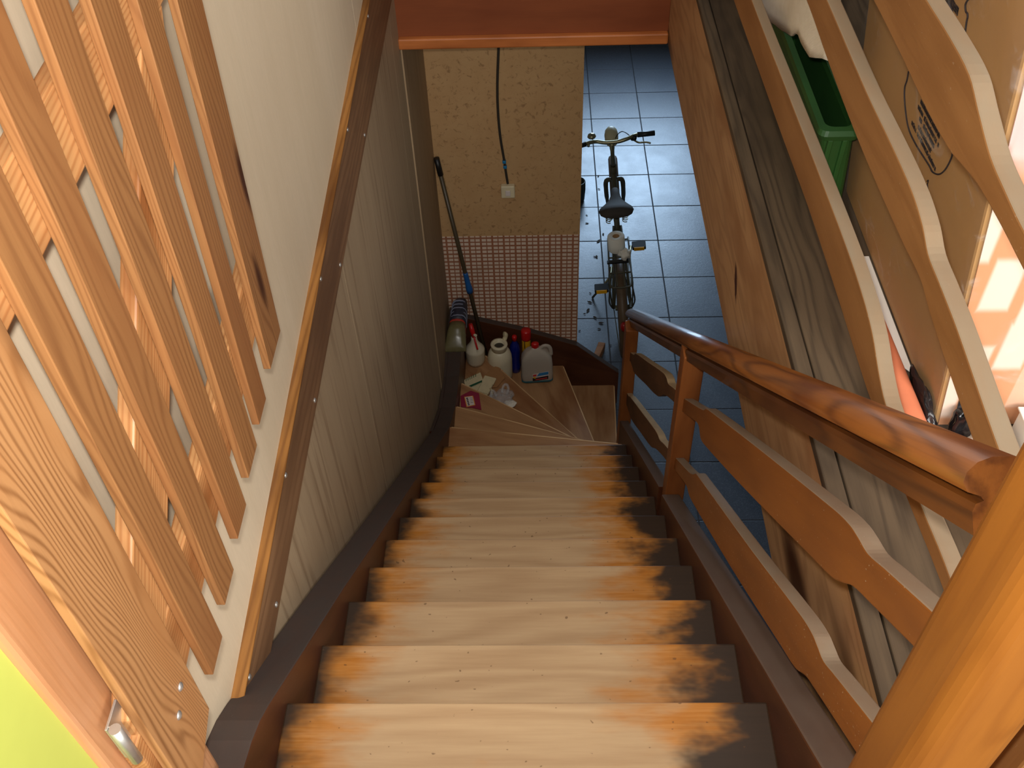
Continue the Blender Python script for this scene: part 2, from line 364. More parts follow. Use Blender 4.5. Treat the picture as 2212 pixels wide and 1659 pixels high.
M_['amber'] = plain('amber_reflector', srgb(255, 176, 0), 0.25, var=0.02); 
M_['redlens'] = plain('red_lens', srgb(150, 20, 12), 0.3)
M_['paper'] = plain('white_tissue', srgb(236, 226, 210), 0.9, var=0.04)
M_['card'] = plain('grey_cardboard', srgb(170, 130, 86), 0.85)
M_['switch'] = plain('ivory_plastic', srgb(226, 212, 176), 0.4, var=0.03)
M_['cable'] = plain('grey_cable', srgb(52, 46, 38), 0.55)
M_['blueclip'] = plain('blue_clip', srgb(24, 120, 170), 0.45)
M_['pole'] = plain('painted_pole', srgb(78, 66, 46), 0.4, var=0.2)
M_['bluejoint'] = plain('blue_joint', srgb(30, 92, 160), 0.45)
M_['white'] = plain('off_white_plastic', srgb(222, 210, 182), 0.4, var=0.06, nscale=10)
M_['dirtywhite'] = plain('dirty_white_enamel', srgb(224, 212, 180), 0.4, var=0.14, nscale=8)
M_['red'] = plain('red_plastic', srgb(196, 24, 22), 0.35)
M_['yellow'] = plain('yellow_can', srgb(228, 170, 30), 0.35)
M_['bluebottle'] = plain('blue_bottle', srgb(10, 30, 120), 0.12, spec=0.8)
M_['can'] = plain('milky_canister', srgb(188, 176, 160), 0.35, var=0.05, nscale=6)
M_['fluid'] = plain('teal_fluid', srgb(40, 96, 104), 0.3)
M_['lab_blue'] = plain('label_blue', srgb(40, 130, 190), 0.4); M_['lab_red'] = plain('label_red', srgb(214, 60, 56), 0.4)
M_['lab_black'] = plain('label_black', srgb(28, 26, 34), 0.4); M_['lab_white'] = plain('label_white', srgb(226, 214, 206), 0.4)
M_['ink'] = plain('black_ink', srgb(34, 22, 24), 0.7); M_['green_ink'] = plain('green_ink', srgb(20, 84, 56), 0.6)
M_['cream_fab'] = plain('cream_glove_cloth', srgb(216, 200, 160), 0.85)
M_['kraft'] = plain('kraft_card', srgb(164, 118, 74), 0.85)
M_['pinkpack'] = plain('pink_packet', srgb(150, 40, 70), 0.3, var=0.25, nscale=14)
M_['orange'] = plain('label_orange', srgb(230, 160, 70), 0.5)
M_['bagdark'] = plain('navy_sack', srgb(46, 48, 62), 0.45, var=0.25, nscale=20); M_['bagline'] = plain('pale_sack_print', srgb(140, 146, 168), 0.5)
M_['bagred'] = plain('red_sack_print', srgb(190, 60, 44), 0.5); M_['bagolive'] = plain('olive_sack', srgb(112, 104, 70), 0.25, var=0.2)
M_['green'] = plain('green_plastic', srgb(42, 84, 36), 0.45, var=0.25, nscale=9)
M_['darkgreen'] = plain('dark_pot', srgb(40, 42, 30), 0.5)
M_['carton'] = plain('brown_carton', srgb(176, 134, 82), 0.7, var=0.14, nscale=5)
M_['salmon'] = plain('salmon_plastic', srgb(232, 136, 98), 0.45, var=0.06)
M_['whitepaper'] = plain('white_paper', srgb(238, 234, 224), 0.7, var=0.03)
M_['blackbag'] = plain('black_foil', srgb(22, 20, 22), 0.22, var=0.2)
M_['leaf'] = plain('dry_leaf', srgb(60, 50, 40), 0.9)
def cloth_mat():
    t = NT('quilted_white_cloth'); v = t.coord((160, 160, 160), False)
    w = t.n('ShaderNodeTexWave', wave_type='BANDS', bands_direction='DIAGONAL'); t.L.new(v, w.inputs['Vector']); w.inputs['Scale'].default_value = 1.0
    n = t.noise(v, 0.2, 3.0); t.out(t.mix(n, srgb(238, 228, 212), srgb(222, 208, 186)), 0.85, spec=0.2); t.bump(w.outputs['Fac'], 0.35, 0.002); return t.m
M_['cloth'] = cloth_mat()
def clear_mat(name, tint, alpha, rough=0.12, scale=26.0, amt=0.45):
    t = NT(name); n = t.noise(t.coord((1, 1, 1)), scale, 4.0, 0.6, 1.5)
    t.out(tint, rough, spec=0.8); t.set(t.b, 'Alpha', t.math('MULTIPLY_ADD', t.smooth(n, 0.55, 0.8), amt, alpha)); t.bump(n, 0.9, 0.01); return t.m
M_['clear'] = clear_mat('clear_bag_film', (0.85, 0.85, 0.85, 1), 0.22)
M_['wrap'] = clear_mat('stretch_wrap_film', (0.95, 0.92, 0.9, 1), 0.02, 0.15, 9.0, 0.22)
def printed_side():
    t = NT('printed_carton_end'); c = t.coord((1, 1, 1), False); s_ = t.n('ShaderNodeSeparateXYZ'); t.L.new(c, s_.inputs[0])
    v = t.n('ShaderNodeTexVoronoi', feature='F1', distance='CHEBYCHEV'); t.L.new(t.coord((15, 15, 7), False), v.inputs['Vector']); v.inputs['Scale'].default_value = 1.0
    base = t.mix(t.smooth(v.outputs['Distance'], 0.3, 0.42), srgb(222, 200, 182), srgb(200, 140, 98))
    base = t.mix(t.smooth(t.noise(t.coord((3, 3, 3), False), 1.0, 2.0), 0.5, 0.66), base, srgb(214, 172, 168))
    t.out(base, 0.5, spec=0.4); return t.m
M_['printed'] = printed_side()

# ================================================================== STRUCTURE
# ---- ground floor of blue stone tiles
TS, TX, TY = 0.4191, 0.4845, 6.6794
fl = box('floor', -0.6, 3.0, -1.2, 8.6, ZF-0.12, ZF-0.006, M_['grout'], None, 'x', 0)
tag(fl, 'grey blue square stone tiles of the ground floor hall', None, None, 'structure')
tile0 = None
for c in range(-2, 5):
    for k in range(-4, 15):
        x0, y1 = TX+c*TS, TY-k*TS
        if y1-TS < 0.6 or y1 > 8.6: continue
        if tile0 is None:
            tile0 = box('tile', x0+0.0022, x0+TS-0.0022, y1-TS+0.0022, y1-0.0022, ZF-0.02, ZF, M_['tile'], fl, 'x', 0.003)
        else:
            o = tile0.copy(); COL.objects.link(o)
            o.parent = fl; o.matrix_parent_inverse = WM[fl.name].inverted()
            o.matrix_basis = T((x0+TS/2, y1-TS/2, ZF-0.01-random.random()*0.0015)) @ Rz(random.choice((0, 90, 180, 270)))
# ---- hall walls around
YW = 3.42                                    # wallpapered wall at the stair foot
w = box('wall_hall_end', -0.6, 3.0, 8.6, 8.7, ZF, -0.25, M_['plaster'], None, 'x', 0); tag(w, 'pale plaster wall at the end of the hall', None, None, 'structure')
w = box('wall_hall_right', 3.0, 3.1, -1.2, 8.7, ZF, -0.25, M_['plaster'], None, 'x', 0); tag(w, 'pale plaster wall along the hall', None, None, 'structure')
w = box('wall_hall_back', 0.6, 3.0, -1.3, -1.2, ZF, -0.25, M_['plaster'], None, 'x', 0); tag(w, 'plaster wall under the upper landing', None, None, 'structure')
w = box('wall_far', -0.60, 0.243, YW, YW+0.09, ZF, -0.25, M_['plaster'], None, 'x', 0); tag(w, 'papered wall at the foot of the stairs', None, None, 'structure')
box('wallpaper', -0.56, 0.243, YW-0.004, YW, -1.625, -0.25, M_['wp_up'], w, 'x', 0)
p = box('patterned_wallpaper', -0.56, 0.243, YW-0.006, YW, ZF, -1.672, M_['wp_low'], w, 'x', 0)
p['label'] = 'pink and brown basket-weave patterned wallpaper'
box('paper_edge', -0.56, 0.243, YW-0.004, YW, -1.672, -1.625, M_['wp_up'], w, 'x', 0)
box('wall_edge', 0.243, 0.246, YW-0.004, YW+0.09, ZF, -0.25, M_['wp_up'], w, 'x', 0)

# ---- left wall: hardboard panels below and above the trim
def wx(y): return -0.470-0.0065*y              # the wall runs a little out of square
def wallquad(name, y0, y1, zb0, zb1, zt0, zt1, off, mat, parent, th=0.02):
    v = []
    for d in (0, -th):
        v += [(wx(y0)+off+d, y0, zb0), (wx(y1)+off+d, y1, zb1), (wx(y1)+off+d, y1, zt1), (wx(y0)+off+d, y0, zt0)]
    return finish(mesh(name, v, [(0, 1, 2, 3), (7, 6, 5, 4), (0, 4, 5, 1), (1, 5, 6, 2), (2, 6, 7, 3), (3, 7, 4, 0)]), mat, parent)
wl = wallquad('wall_left', -0.34, 3.6, ZF, ZF, 2.6, 2.6, -0.02, M_['plaster'], None, 0.08); tag(wl, 'beige hardboard wall along the left of the stairs', None, None, 'structure')
ztb = lambda y: -0.05+0.022*y                  # underside of the trim
ztt = lambda y: 0.085+0.078*y                  # top of the trim
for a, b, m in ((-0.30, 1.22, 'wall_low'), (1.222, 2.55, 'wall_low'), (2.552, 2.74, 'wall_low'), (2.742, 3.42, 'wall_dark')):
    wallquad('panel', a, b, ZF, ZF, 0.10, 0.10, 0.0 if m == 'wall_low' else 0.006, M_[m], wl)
for a, b in ((-0.30, 1.9), (1.902, 3.42)):
    wallquad('panel', a, b, 0.05, 0.05, 2.55, 2.55, 0.001, M_['wall_up'], wl)

# ---- trim along the left wall at the level of the upper floor
def along(name, prof, y0, y1, mat, parent=None, bevel=0.002):
    """prof(y) -> list of (x, z); swept from y0 to y1, local x along the sweep"""
    A, B = prof(y0), prof(y1); n = len(A); L = y1-y0
    c = Vector((sum(q[0] for q in A+B)/(2*n), (y0+y1)/2, sum(q[1] for q in A+B)/(2*n)))
    R = AX['y']; v = [R.transposed() @ (Vector((x, y0, z))-c) for x, z in A]+[R.transposed() @ (Vector((x, y1, z))-c) for x, z in B]
    f = [tuple(range(n)), tuple(range(2*n-1, n-1, -1))]+[(i, (i+1) % n, n+(i+1) % n, n+i) for i in range(n)]
    return finish(mesh(name, v, f), mat, parent, T(c) @ R.to_4x4(), bevel)
t1 = along('trim_1', lambda y: [(wx(y), ztb(y)), (wx(y)+0.012, ztb(y)), (wx(y)+0.014, ztt(y)-0.03), (wx(y)+0.016, ztt(y)-0.012), (wx(y), ztt(y)-0.012)], -0.075, 2.72, M_['trim'])
tag(t1, 'brown wooden trim strip running along the left wall', None, None, 'structure')
cap = along('trim_cap', lambda y: [(wx(y), ztt(y)-0.014), (wx(y)+0.019, ztt(y)-0.014), (wx(y)+0.021, ztt(y)-0.006), (wx(y)+0.012, ztt(y)), (wx(y), ztt(y))], -0.078, 2.72, M_['trim_top'], t1)
scr = lathe_data([(0.0001, 0.0036), (0.0035, 0.0030), (0.0056, 0.0012), (0.006, 0)], 12)
def screw(y, z, x, parent):
    return multi('screw', [scr], M_['steel'], parent, T((x, y, z)) @ Ry(90))
for y in (0.02, 0.42, 0.95, 1.5, 2.05): screw(y, ztt(y)-0.035, wx(y)+0.0135, t1)
for y in (0.20, 0.70, 1.15, 1.72): screw(y, ztb(y)+0.025, wx(y)+0.0125, t1)

# ---- jamb and lime wall, bottom left
jb = box('door_1', -0.47, -0.436, -0.322, -0.17, 0.0, 2.3, M_['jamb'], None, 'z', 0.008, 3); tag(jb, 'varnished pine door jamb beside the lime wall', None, None, 'structure')
wlm = box('wall_lime', -0.56, -0.445, -1.6, -0.315, 0.0, 2.4, M_['lime'], None, 'x', 0); tag(wlm, 'lime green painted wall behind the gate', None, None, 'structure')

# ---- upper floor around the stairwell
XR, YF = 0.521, 2.731
fu = box('floor_upstairs', XR+0.02, 2.6, -1.6, 4.2, -0.20, ZU-0.02, M_['plaster'], None, 'x', 0); tag(fu, 'dark worn boards of the upper floor beside the stairwell', None, None, 'structure')
ws = [(XR-0.004, XR+0.028)]; x = XR+0.031
while x < 1.75: ws.append((x, x+0.118)); x += 0.121
for a, b in ws: box('floor_plank', a, b, -0.9, 2.76, ZU-0.02, ZU+random.uniform(-0.001, 0.001), M_['plank'], fu, 'y', 0.003)
fl2 = box('floor_far', -0.6, XR+0.02, YF+0.03, 4.2, -0.2, ZU, M_['plaster'], None, 'x', 0); tag(fl2, 'upper floor slab beyond the stairwell', None, None, 'structure')
ceil = box('ceiling', -0.6, 3.1, 4.2, 8.7, -0.25, -0.1, M_['plaster'], None, 'x', 0); tag(ceil, 'plaster ceiling of the ground floor hall', None, None, 'structure')
ld = box('floor_landing', -0.42, XR+0.02, -1.6, -0.2023, 0.10, ZU, M_['riser'], None, 'x', 0.004); tag(ld, 'wooden upper landing at the head of the stairs', None, None, 'structure')
t2 = box('trim_2', XR, XR+0.028, -0.9, YF+0.03, -0.243, ZU-0.02, M_['fascia'], None, 'y', 0.003); tag(t2, 'broad brown plank facing the right edge of the stairwell', None, None, 'structure')
t3 = box('trim_3', -0.50, XR, YF, YF+0.03, -0.20, 0.75, M_['far_fascia'], None, 'x', 0.002); tag(t3, 'red brown board closing the far side of the stairwell', None, None, 'structure')
box('moulding', -0.49, XR, YF-0.022, YF+0.03, -0.243, -0.20, M_['far_mould'], t3, 'x', 0.006)

# ================================================================== STAIRCASE
st = thing('staircase', 'steep wooden staircase with worn treads winding right at the bottom', 'staircase', (0, 1.0, ZF))
for i in range(0, 11):
    yn, z = i*G_, -i*R_
    o = box('tread', -0.402, 0.402, yn-G_-0.03, yn, z-0.03, z, M_['tread'], st, 'x', 0.004, 3)
    box('riser', -0.40, 0.40, yn-0.045, yn-0.027, z-R_-0.0, z-0.03, M_['riser'], st, 'x', 0)
YSF = 3.375                                     # face of the far stringer
PV = (0.40, 2.36)                               # winders turn about the foot newel
lines = {10: ((-0.402, 2.027), (0.402, 2.027)), 11: ((-0.402, 2.287), (0.402, 2.172)), 12: ((-0.402, 2.578), (0.402, 2.285)), 13: ((-0.402, 2.908), (0.402, 2.37)),
         14: ((-0.355, YSF), (0.402, 2.43)), 15: ((0.165, YSF), (0.415, 2.43)), 16: ((0.478, YSF), (0.45, 2.40))}
CL, CF = (-0.402, YSF), (0.165, YSF)
def winder(k, pts):
    z = -k*R_
    a, b = lines[k]; rot = math.degrees(math.atan2(b[1]-a[1], b[0]-a[0]))
    tr_ = prism('winder_tread', pts, z-0.03, z, M_['winder'], st, 0.003, rot)
    d = (Vector(b)-Vector(a)).normalized(); n_ = Vector((-d.y, d.x))
    if n_.dot(Vector(pts[0])-Vector(a)) > 0 and k < 15: n_ = -n_
    q = [Vector(a)+d*0.01, Vector(b)-d*0.02]
    prism('worn_edge', [tuple(q[0]+n_*0.001), tuple(q[1]+n_*0.001), tuple(q[1]-n_*0.005), tuple(q[0]-n_*0.005)], z-0.005, z+0.0006, M_['nosing'], tr_, 0, rot)
winder(11, [lines[10][0], lines[10][1], lines[11][1], lines[11][0]])
winder(12, [lines[11][0], lines[11][1], lines[12][1], lines[12][0]])
winder(13, [lines[12][0], lines[12][1], lines[13][1], lines[13][0]])
winder(14, [lines[13][0], lines[13][1], lines[14][1], lines[14][0], CL])
winder(15, [lines[14][0], lines[14][1], lines[15][1], lines[15][0]])
winder(16, [lines[15][0], lines[15][1], lines[16][1], lines[16][0]])
def wriser(k, inset=0.02):
    (ax, ay), (bx, by) = lines[k]; d = Vector((bx-ax, by-ay)).normalized(); n = Vector((d.y, -d.x))*inset
    if k == 16: n = Vector((-0.02, 0)); 
    z1 = -k*R_-0.03; z0 = -(k+1)*R_
    pts = [(ax+n.x, ay+n.y), (bx+n.x, by+n.y), (bx+n.x*1.6, by+n.y*1.6), (ax+n.x*1.6, ay+n.y*1.6)]
    prism('riser', pts, z0, z1, M_['riser'], st, 0)
for k in range(11, 17): wriser(k)
# wall stringer, left
top = [(-0.22, 0.172), (-0.17, 0.160), (-0.13, 0.148), (-0.09, 0.128), (-0.05, 0.098), (0.0, 0.055), (0.10, -0.030), (0.40, -0.285)]
top += [(y, -SL*y+0.055) for y in (0.7, 1.1, 1.5, 1.9, 2.1)]+[(2.25, -1.885), (2.40, -1.985), (2.55, -2.07), (2.70, -2.125), (2.85, -2.155), (3.05, -2.165), (3.42, -2.17)]
bot = [(3.42, -2.62), (2.9, -2.55), (2.5, -2.35), (2.0, -1.98), (-0.22, -0.08)]
slab('wall_stringer', top+bot, -0.4695, -0.400, -40.8, M_['stringer'], st, 0.003)
# back filler between stringer and the angled wall
slab('wall_stringer', [(2.2, -1.85), (2.55, -2.075), (2.85, -2.16), (3.42, -2.175), (3.42, -2.6), (2.2, -2.1)], -0.4835, -0.469, -20, M_['stringer'], st, 0)
# far stringer down along the papered wall and past its end
def far_stringer():
    pts = [(-0.47, -2.20), (-0.05, -2.335), (0.245, -2.455), (0.40, -2.60), (0.50, -2.69), (0.50, -2.96), (-0.47, -2.85)]
    n = len(pts); v = [(x, 0.0, z) for x, z in pts]+[(x, 0.038, z) for x, z in pts]
    c = Vector((0, YSF, -2.5)); R = Matrix.Rotation(math.radians(20), 4, 'Y')
    v = [R.inverted() @ (Vector(q)-Vector((0, 0, -2.5))) for q in v]
    f = [tuple(range(n)), tuple(range(2*n-1, n-1, -1))]+[(i, (i+1) % n, n+(i+1) % n, n+i) for i in range(n)]
    return finish(mesh('wall_stringer', v, f), M_['stringer'], st, T(c) @ R, 0.003)
far_stringer()
# outer stringer, right: two lengths either side of the middle post
def sl(y, h): return (y, -SL*y+h)
slab('outer_stringer', [sl(-0.22, 0.062), sl(1.10, 0.062), sl(1.10, -0.22), sl(-0.22, -0.22)], 0.400, 0.455, -40.8, M_['stringer_r'], st, 0.004)
slab('outer_stringer', [sl(1.16, 0.075), sl(2.32, 0.078), sl(2.32, -0.22), sl(1.16, -0.22)], 0.400, 0.440, -40.8, M_['stringer_r'], st, 0.004)

# ================================================================== STAIR BALUSTRADE
bal = thing('stair_balustrade', 'varnished wooden balustrade with round handrail and carved boards right of the treads', 'balustrade', (0.44, 1.0, 0))
nw = box('newel_post', 0.409, 0.509, -0.325, -0.224, -0.02, 1.32, M_['newel'], bal, 'z', 0.028, 6); nw['label'] = 'thick honey-coloured top newel post'
box('middle_post', 0.412, 0.470, 1.10, 1.16, sl(1.1, 0)[1]-0.22, sl(1.1, 0)[1]+0.655, M_['post'], bal, 'z', 0.004)
box('foot_newel', 0.398, 0.452, 2.31, 2.38, ZF, sl(2.35, 0.68)[1]+0.01, M_['post'], bal, 'z', 0.004)
# handrail
def handrail():
    y0, y1 = -0.23, 2.46
    P = lambda y: Vector((0.443, y, -SL*y+0.615+0.0275*y))
    a, b = P(y0), P(y1); d = (b-a).normalized(); L = (b-a).length
    lx = d; ly = Vector((0, 0, 1)).cross(d).normalized(); lz = lx.cross(ly)
    prof = [(-0.024, 0), (-0.026, 0.022), (-0.023, 0.029), (-0.016, 0.032), (-0.019, 0.036), (-0.031, 0.040), (-0.035, 0.049), (-0.032, 0.058), (-0.023, 0.067), (-0.010, 0.072), (0.010, 0.072), (0.023, 0.067), (0.032, 0.058), (0.035, 0.049), (0.031, 0.040), (0.019, 0.036), (0.016, 0.032), (0.023, 0.029), (0.026, 0.022), (0.024, 0)]
    n = len(prof); v = [(0, y, z) for y, z in prof]+[(L-0.015, y, z) for y, z in prof]+[(L, y*0.75, 0.008+z*0.75) for y, z in prof]
    f = [tuple(range(n)), tuple(range(3*n-1, 2*n-1, -1))]+[(s*n+i, s*n+(i+1) % n, (s+1)*n+(i+1) % n, (s+1)*n+i) for s in (0, 1) for i in range(n)]
    M = Matrix(((lx.x, ly.x, lz.x, a.x), (lx.y, ly.y, lz.y, a.y), (lx.z, ly.z, lz.z, a.z), (0, 0, 0, 1)))
    o = finish(mesh('handrail', v, f), M_['rail'], bal, M)
    for p in o.data.polygons: p.use_smooth = len(p.vertices) == 4 and sum(o.data.vertices[i].co.z for i in p.vertices)/4 > 0.042
    return o
handrail()
def carved(topp, botp, x0, x1, mat, parent, name='carved_board', slope=True):
    f = (lambda y, h: sl(y, h)) if slope else (lambda y, h: (y, h))
    def spl(P, m=4):
        Q = []
        for i in range(len(P)-1):
            a, b, c, d = [Vector(P[max(0, min(len(P)-1, j))]) for j in (i-1, i, i+1, i+2)]
            for k in range(m):
                t = k/m; w = (c.x-b.x)
                ma = (c-a)*(w/max(c.x-a.x, 1e-6)); mb_ = (d-b)*(w/max(d.x-b.x, 1e-6))
                Q.append((2*t**3-3*t*t+1)*b+(t**3-2*t*t+t)*ma+(-2*t**3+3*t*t)*c+(t**3-t*t)*mb_)
        return [tuple(q) for q in Q]+[tuple(P[-1])]
    pts = [f(*q) for q in spl(topp)]+[f(*q) for q in reversed(spl(botp))]
    return slab(name, pts, x0, x1, -40.8 if slope else 0, mat, parent, 0.0025)
carved([(-0.225, 0.468), (-0.11, 0.474), (-0.065, 0.476), (-0.03, 0.490), (0.0, 0.500), (0.05, 0.506), (0.45, 0.516), (0.80, 0.520), (0.845, 0.518), (0.865, 0.508), (1.105, 0.497)],
       [(-0.225, 0.396), (-0.11, 0.399), (-0.06, 0.399), (-0.035, 0.388), (-0.005, 0.379), (0.05, 0.379), (0.45, 0.384), (0.80, 0.398), (0.845, 0.408), (0.88, 0.440), (0.92, 0.449), (1.105, 0.442)], 0.427, 0.453, M_['board'], bal)
carved([(-0.225, 0.212), (-0.10, 0.208), (-0.065, 0.207), (-0.035, 0.220), (-0.01, 0.231), (0.04, 0.239), (0.31, 0.247), (0.80, 0.272), (0.835, 0.272), (0.86, 0.258), (0.907, 0.248), (1.105, 0.239)],
       [(-0.225, 0.124), (-0.07, 0.129), (-0.035, 0.128), (0.0, 0.113), (0.06, 0.114), (0.40, 0.126), (0.80, 0.155), (0.865, 0.165), (0.90, 0.182), (0.95, 0.188), (1.105, 0.186)], 0.427, 0.453, M_['board'], bal)
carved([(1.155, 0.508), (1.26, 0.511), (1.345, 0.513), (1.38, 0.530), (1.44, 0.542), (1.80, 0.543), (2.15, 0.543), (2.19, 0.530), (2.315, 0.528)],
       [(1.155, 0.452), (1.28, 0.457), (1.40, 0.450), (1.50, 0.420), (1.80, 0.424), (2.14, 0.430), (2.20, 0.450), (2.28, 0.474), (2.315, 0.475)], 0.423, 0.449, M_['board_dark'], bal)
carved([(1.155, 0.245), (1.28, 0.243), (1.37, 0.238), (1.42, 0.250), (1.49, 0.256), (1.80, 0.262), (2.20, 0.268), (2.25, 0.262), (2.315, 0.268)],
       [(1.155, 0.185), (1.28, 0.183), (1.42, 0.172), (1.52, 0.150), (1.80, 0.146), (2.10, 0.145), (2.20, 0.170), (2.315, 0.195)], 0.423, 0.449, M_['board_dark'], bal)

# ================================================================== SLATTED GATE
gt = thing('stair_gate', 'slatted pine stair gate folded open against the left wall', 'gate', (-0.41, 0.08, 0.36))
slats = [(-0.288, -0.178, 0.356, 0.010, 'gate_stile'), (-0.139, -0.083, 0.370, 0.006, 'gate_slat'), (-0.046, 0.011, 0.388, 0.010, 'gate_slat'), (0.053, 0.114, 0.401, 0.016, 'gate_slat'),
         (0.150, 0.214, 0.417, 0.022, 'gate_slat'), (0.245, 0.300, 0.428, 0.036, 'gate_slat'), (0.353, 0.443, 0.440, 0.046, 'gate_slat')]
for a, b, z0, lean, m in slats:
    z1 = 1.38; k = lean*(z1-z0)/0.55
    if m == 'gate_stile': pts = [(a, z0-0.045), (b, z0), (b+k, z1), (a+k, z1)]
    else: pts = [(a, z0), (b, z0), (b+k, z1), (a+k, z1)]
    o = slab('slat', pts, -0.412, -0.400, 90, M_[m], gt, 0.0012, 2)
    if m == 'gate_stile': o.name = 'stile'; o['label'] = 'broad hinge stile with bold cathedral grain'
def rail(z0, z1, k0, k1, name='rail'):
    slab(name, [(-0.300, z0-0.02), (0.44, z0+k0), (0.44, z1+k1), (-0.300, z1-0.02)], -0.434, -0.4122, 4, M_['gate_rail'], gt, 0.003)
rail(0.436, 0.535, 0.078, 0.072); rail(1.008, 1.098, 0.024, 0.024)
slab('brace', [(-0.235, 0.462), (0.33, 0.922), (0.385, 1.03), (0.30, 1.03), (-0.285, 0.55), (-0.285, 0.50)], -0.434, -0.4126, 39, M_['gate_rail'], gt, 0.003)
hg = thing('hinge', 'steel barrel hinge fixing the gate to the jamb', 'hinge', (-0.415, -0.31, 0.53))
tube('barrel', [(-0.4125, -0.3065, 0.505), (-0.4125, -0.3065, 0.580)], 0.0065, M_['steel'], hg, 14)
box('leaf', -0.4245, -0.4215, -0.3065, -0.272, 0.508, 0.577, M_['steel'], hg, 'x', 0.0006)
box('leaf', -0.4215, -0.4125, -0.3035, -0.3015, 0.508, 0.577, M_['steel'], hg, 'x', 0.0006)
for y, z in ((-0.205, 0.47), (-0.232, 0.452), (-0.205, 1.03), (-0.24, 1.06)):
    multi('screw', [scr], M_['steel'], gt, T((-0.4, y, z)) @ Ry(90))

# ================================================================== GUARD RAIL, upper floor right
gr = thing('guard_rail', 'row of wavy-edged horizontal boards guarding the right edge of the stairwell', 'railing', (0.54, 1.0, ZU))
def guard(topp, botp): carved(topp, botp, 0.530, 0.554, M_['guard'], gr, 'guard_board', False)
guard([(-0.25, 0.505), (-0.06, 0.502), (0.045, 0.491), (0.22, 0.489), (0.27, 0.500), (0.33, 0.522), (0.40, 0.533), (0.51, 0.537), (0.75, 0.531), (1.03, 0.521), (1.48, 0.505), (2.7, 0.49)],
      [(-0.25, 0.478), (-0.06, 0.472), (0.09, 0.455), (0.24, 0.446), (0.30, 0.443), (0.55, 0.447), (0.75, 0.446), (1.0, 0.434), (1.30, 0.423), (1.68, 0.410), (2.7, 0.40)])
guard([(-0.25, 0.700), (-0.04, 0.714), (0.12, 0.732), (0.20, 0.737), (0.25, 0.740), (0.29, 0.755), (0.35, 0.765), (0.45, 0.767), (0.61, 0.765), (0.89, 0.772), (1.3, 0.775), (2.7, 0.78)],
      [(-0.25, 0.660), (0.0, 0.670), (0.12, 0.680), (0.20, 0.690), (0.245, 0.699), (0.33, 0.694), (0.51, 0.690), (0.66, 0.692), (0.83, 0.700), (1.0, 0.712), (1.3, 0.715), (2.7, 0.72)])
guard([(-0.25, 0.914), (0.07, 0.914), (0.136, 0.919), (0.19, 0.926), (0.25, 0.945), (0.30, 0.962), (0.38, 0.967), (0.48, 0.967), (0.8, 0.97), (2.7, 0.97)],
      [(-0.25, 0.884), (0.04, 0.884), (0.116, 0.886), (0.194, 0.884), (0.24, 0.877), (0.289, 0.869), (0.383, 0.867), (0.503, 0.872), (0.675, 0.876), (2.7, 0.88)])
box('guard_post', 0.554, 0.60, -0.30, -0.25, ZU, 1.3, M_['guard'], gr, 'z', 0.004)
box('guard_post', 0.554, 0.60, 2.62, 2.68, ZU, 1.3, M_['guard'], gr, 'z', 0.004)

# ================================================================== GROUND FLOOR: switch, cable, pole
YP = YW-0.006
sw = thing('light_switch', 'square ivory light switch on the brown wallpaper', 'switch', (-0.125, YP, -1.375))
box('switch_box', -0.160, -0.090, YP-0.028, YP+0.002, -1.412, -1.340, M_['switch'], sw, 'x', 0.006, 3)
box('rocker', -0.138, -0.112, YP-0.033, YP-0.026, -1.396, -1.364, M_['lab_white'], sw, 'x', 0.003)
cb = thing('electric_cable', 'dark electric cable running up the wallpaper from the switch', 'cable', (-0.15, YP, -1.34))
tube('cable', [(-0.125, YP-0.008, -1.335), (-0.131, YP-0.007, -1.28), (-0.138, YP-0.007, -1.20), (-0.152, YP-0.007, -1.07), (-0.158, YP-0.007, -0.93), (-0.155, YP-0.007, -0.78), (-0.140, YP-0.007, -0.56), (-0.13, YP-0.007, -0.30)], 0.0062, M_['cable'], cb, 8, smooth_path=5)
for z, x in ((-1.205, -0.138), (-1.235, -0.135)):
    box('cable_clip', x-0.009, x+0.009, YP-0.016, YP+0.001, z-0.008, z+0.008, M_['blueclip'], cb, 'x', 0.003)

bp_ = thing('broom_handle', 'long brown pole with a blue joint leaning in the stair corner', 'pole', (-0.295, 3.33, -2.44))
A_, B_ = Vector((-0.288, 3.30, -2.442)), Vector((-0.470, 3.385, -1.17))
D_ = B_-A_
tube('pole', [A_, B_], 0.0115, M_['pole'], bp_, 12)
tube('grip', [A_+D_*0.93, A_+D_*1.005], 0.0145, M_['black'], bp_, 12)
tube('joint', [A_+D_*0.355, A_+D_*0.375, A_+D_*0.40, A_+D_*0.45, A_+D_*0.46], [0.018, 0.019, 0.0155, 0.0135, 0.013], M_['bluejoint'], bp_, 12)

# ================================================================== THINGS ON THE WINDERS
z13, z14, z15 = -13*R_, -14*R_, -15*R_
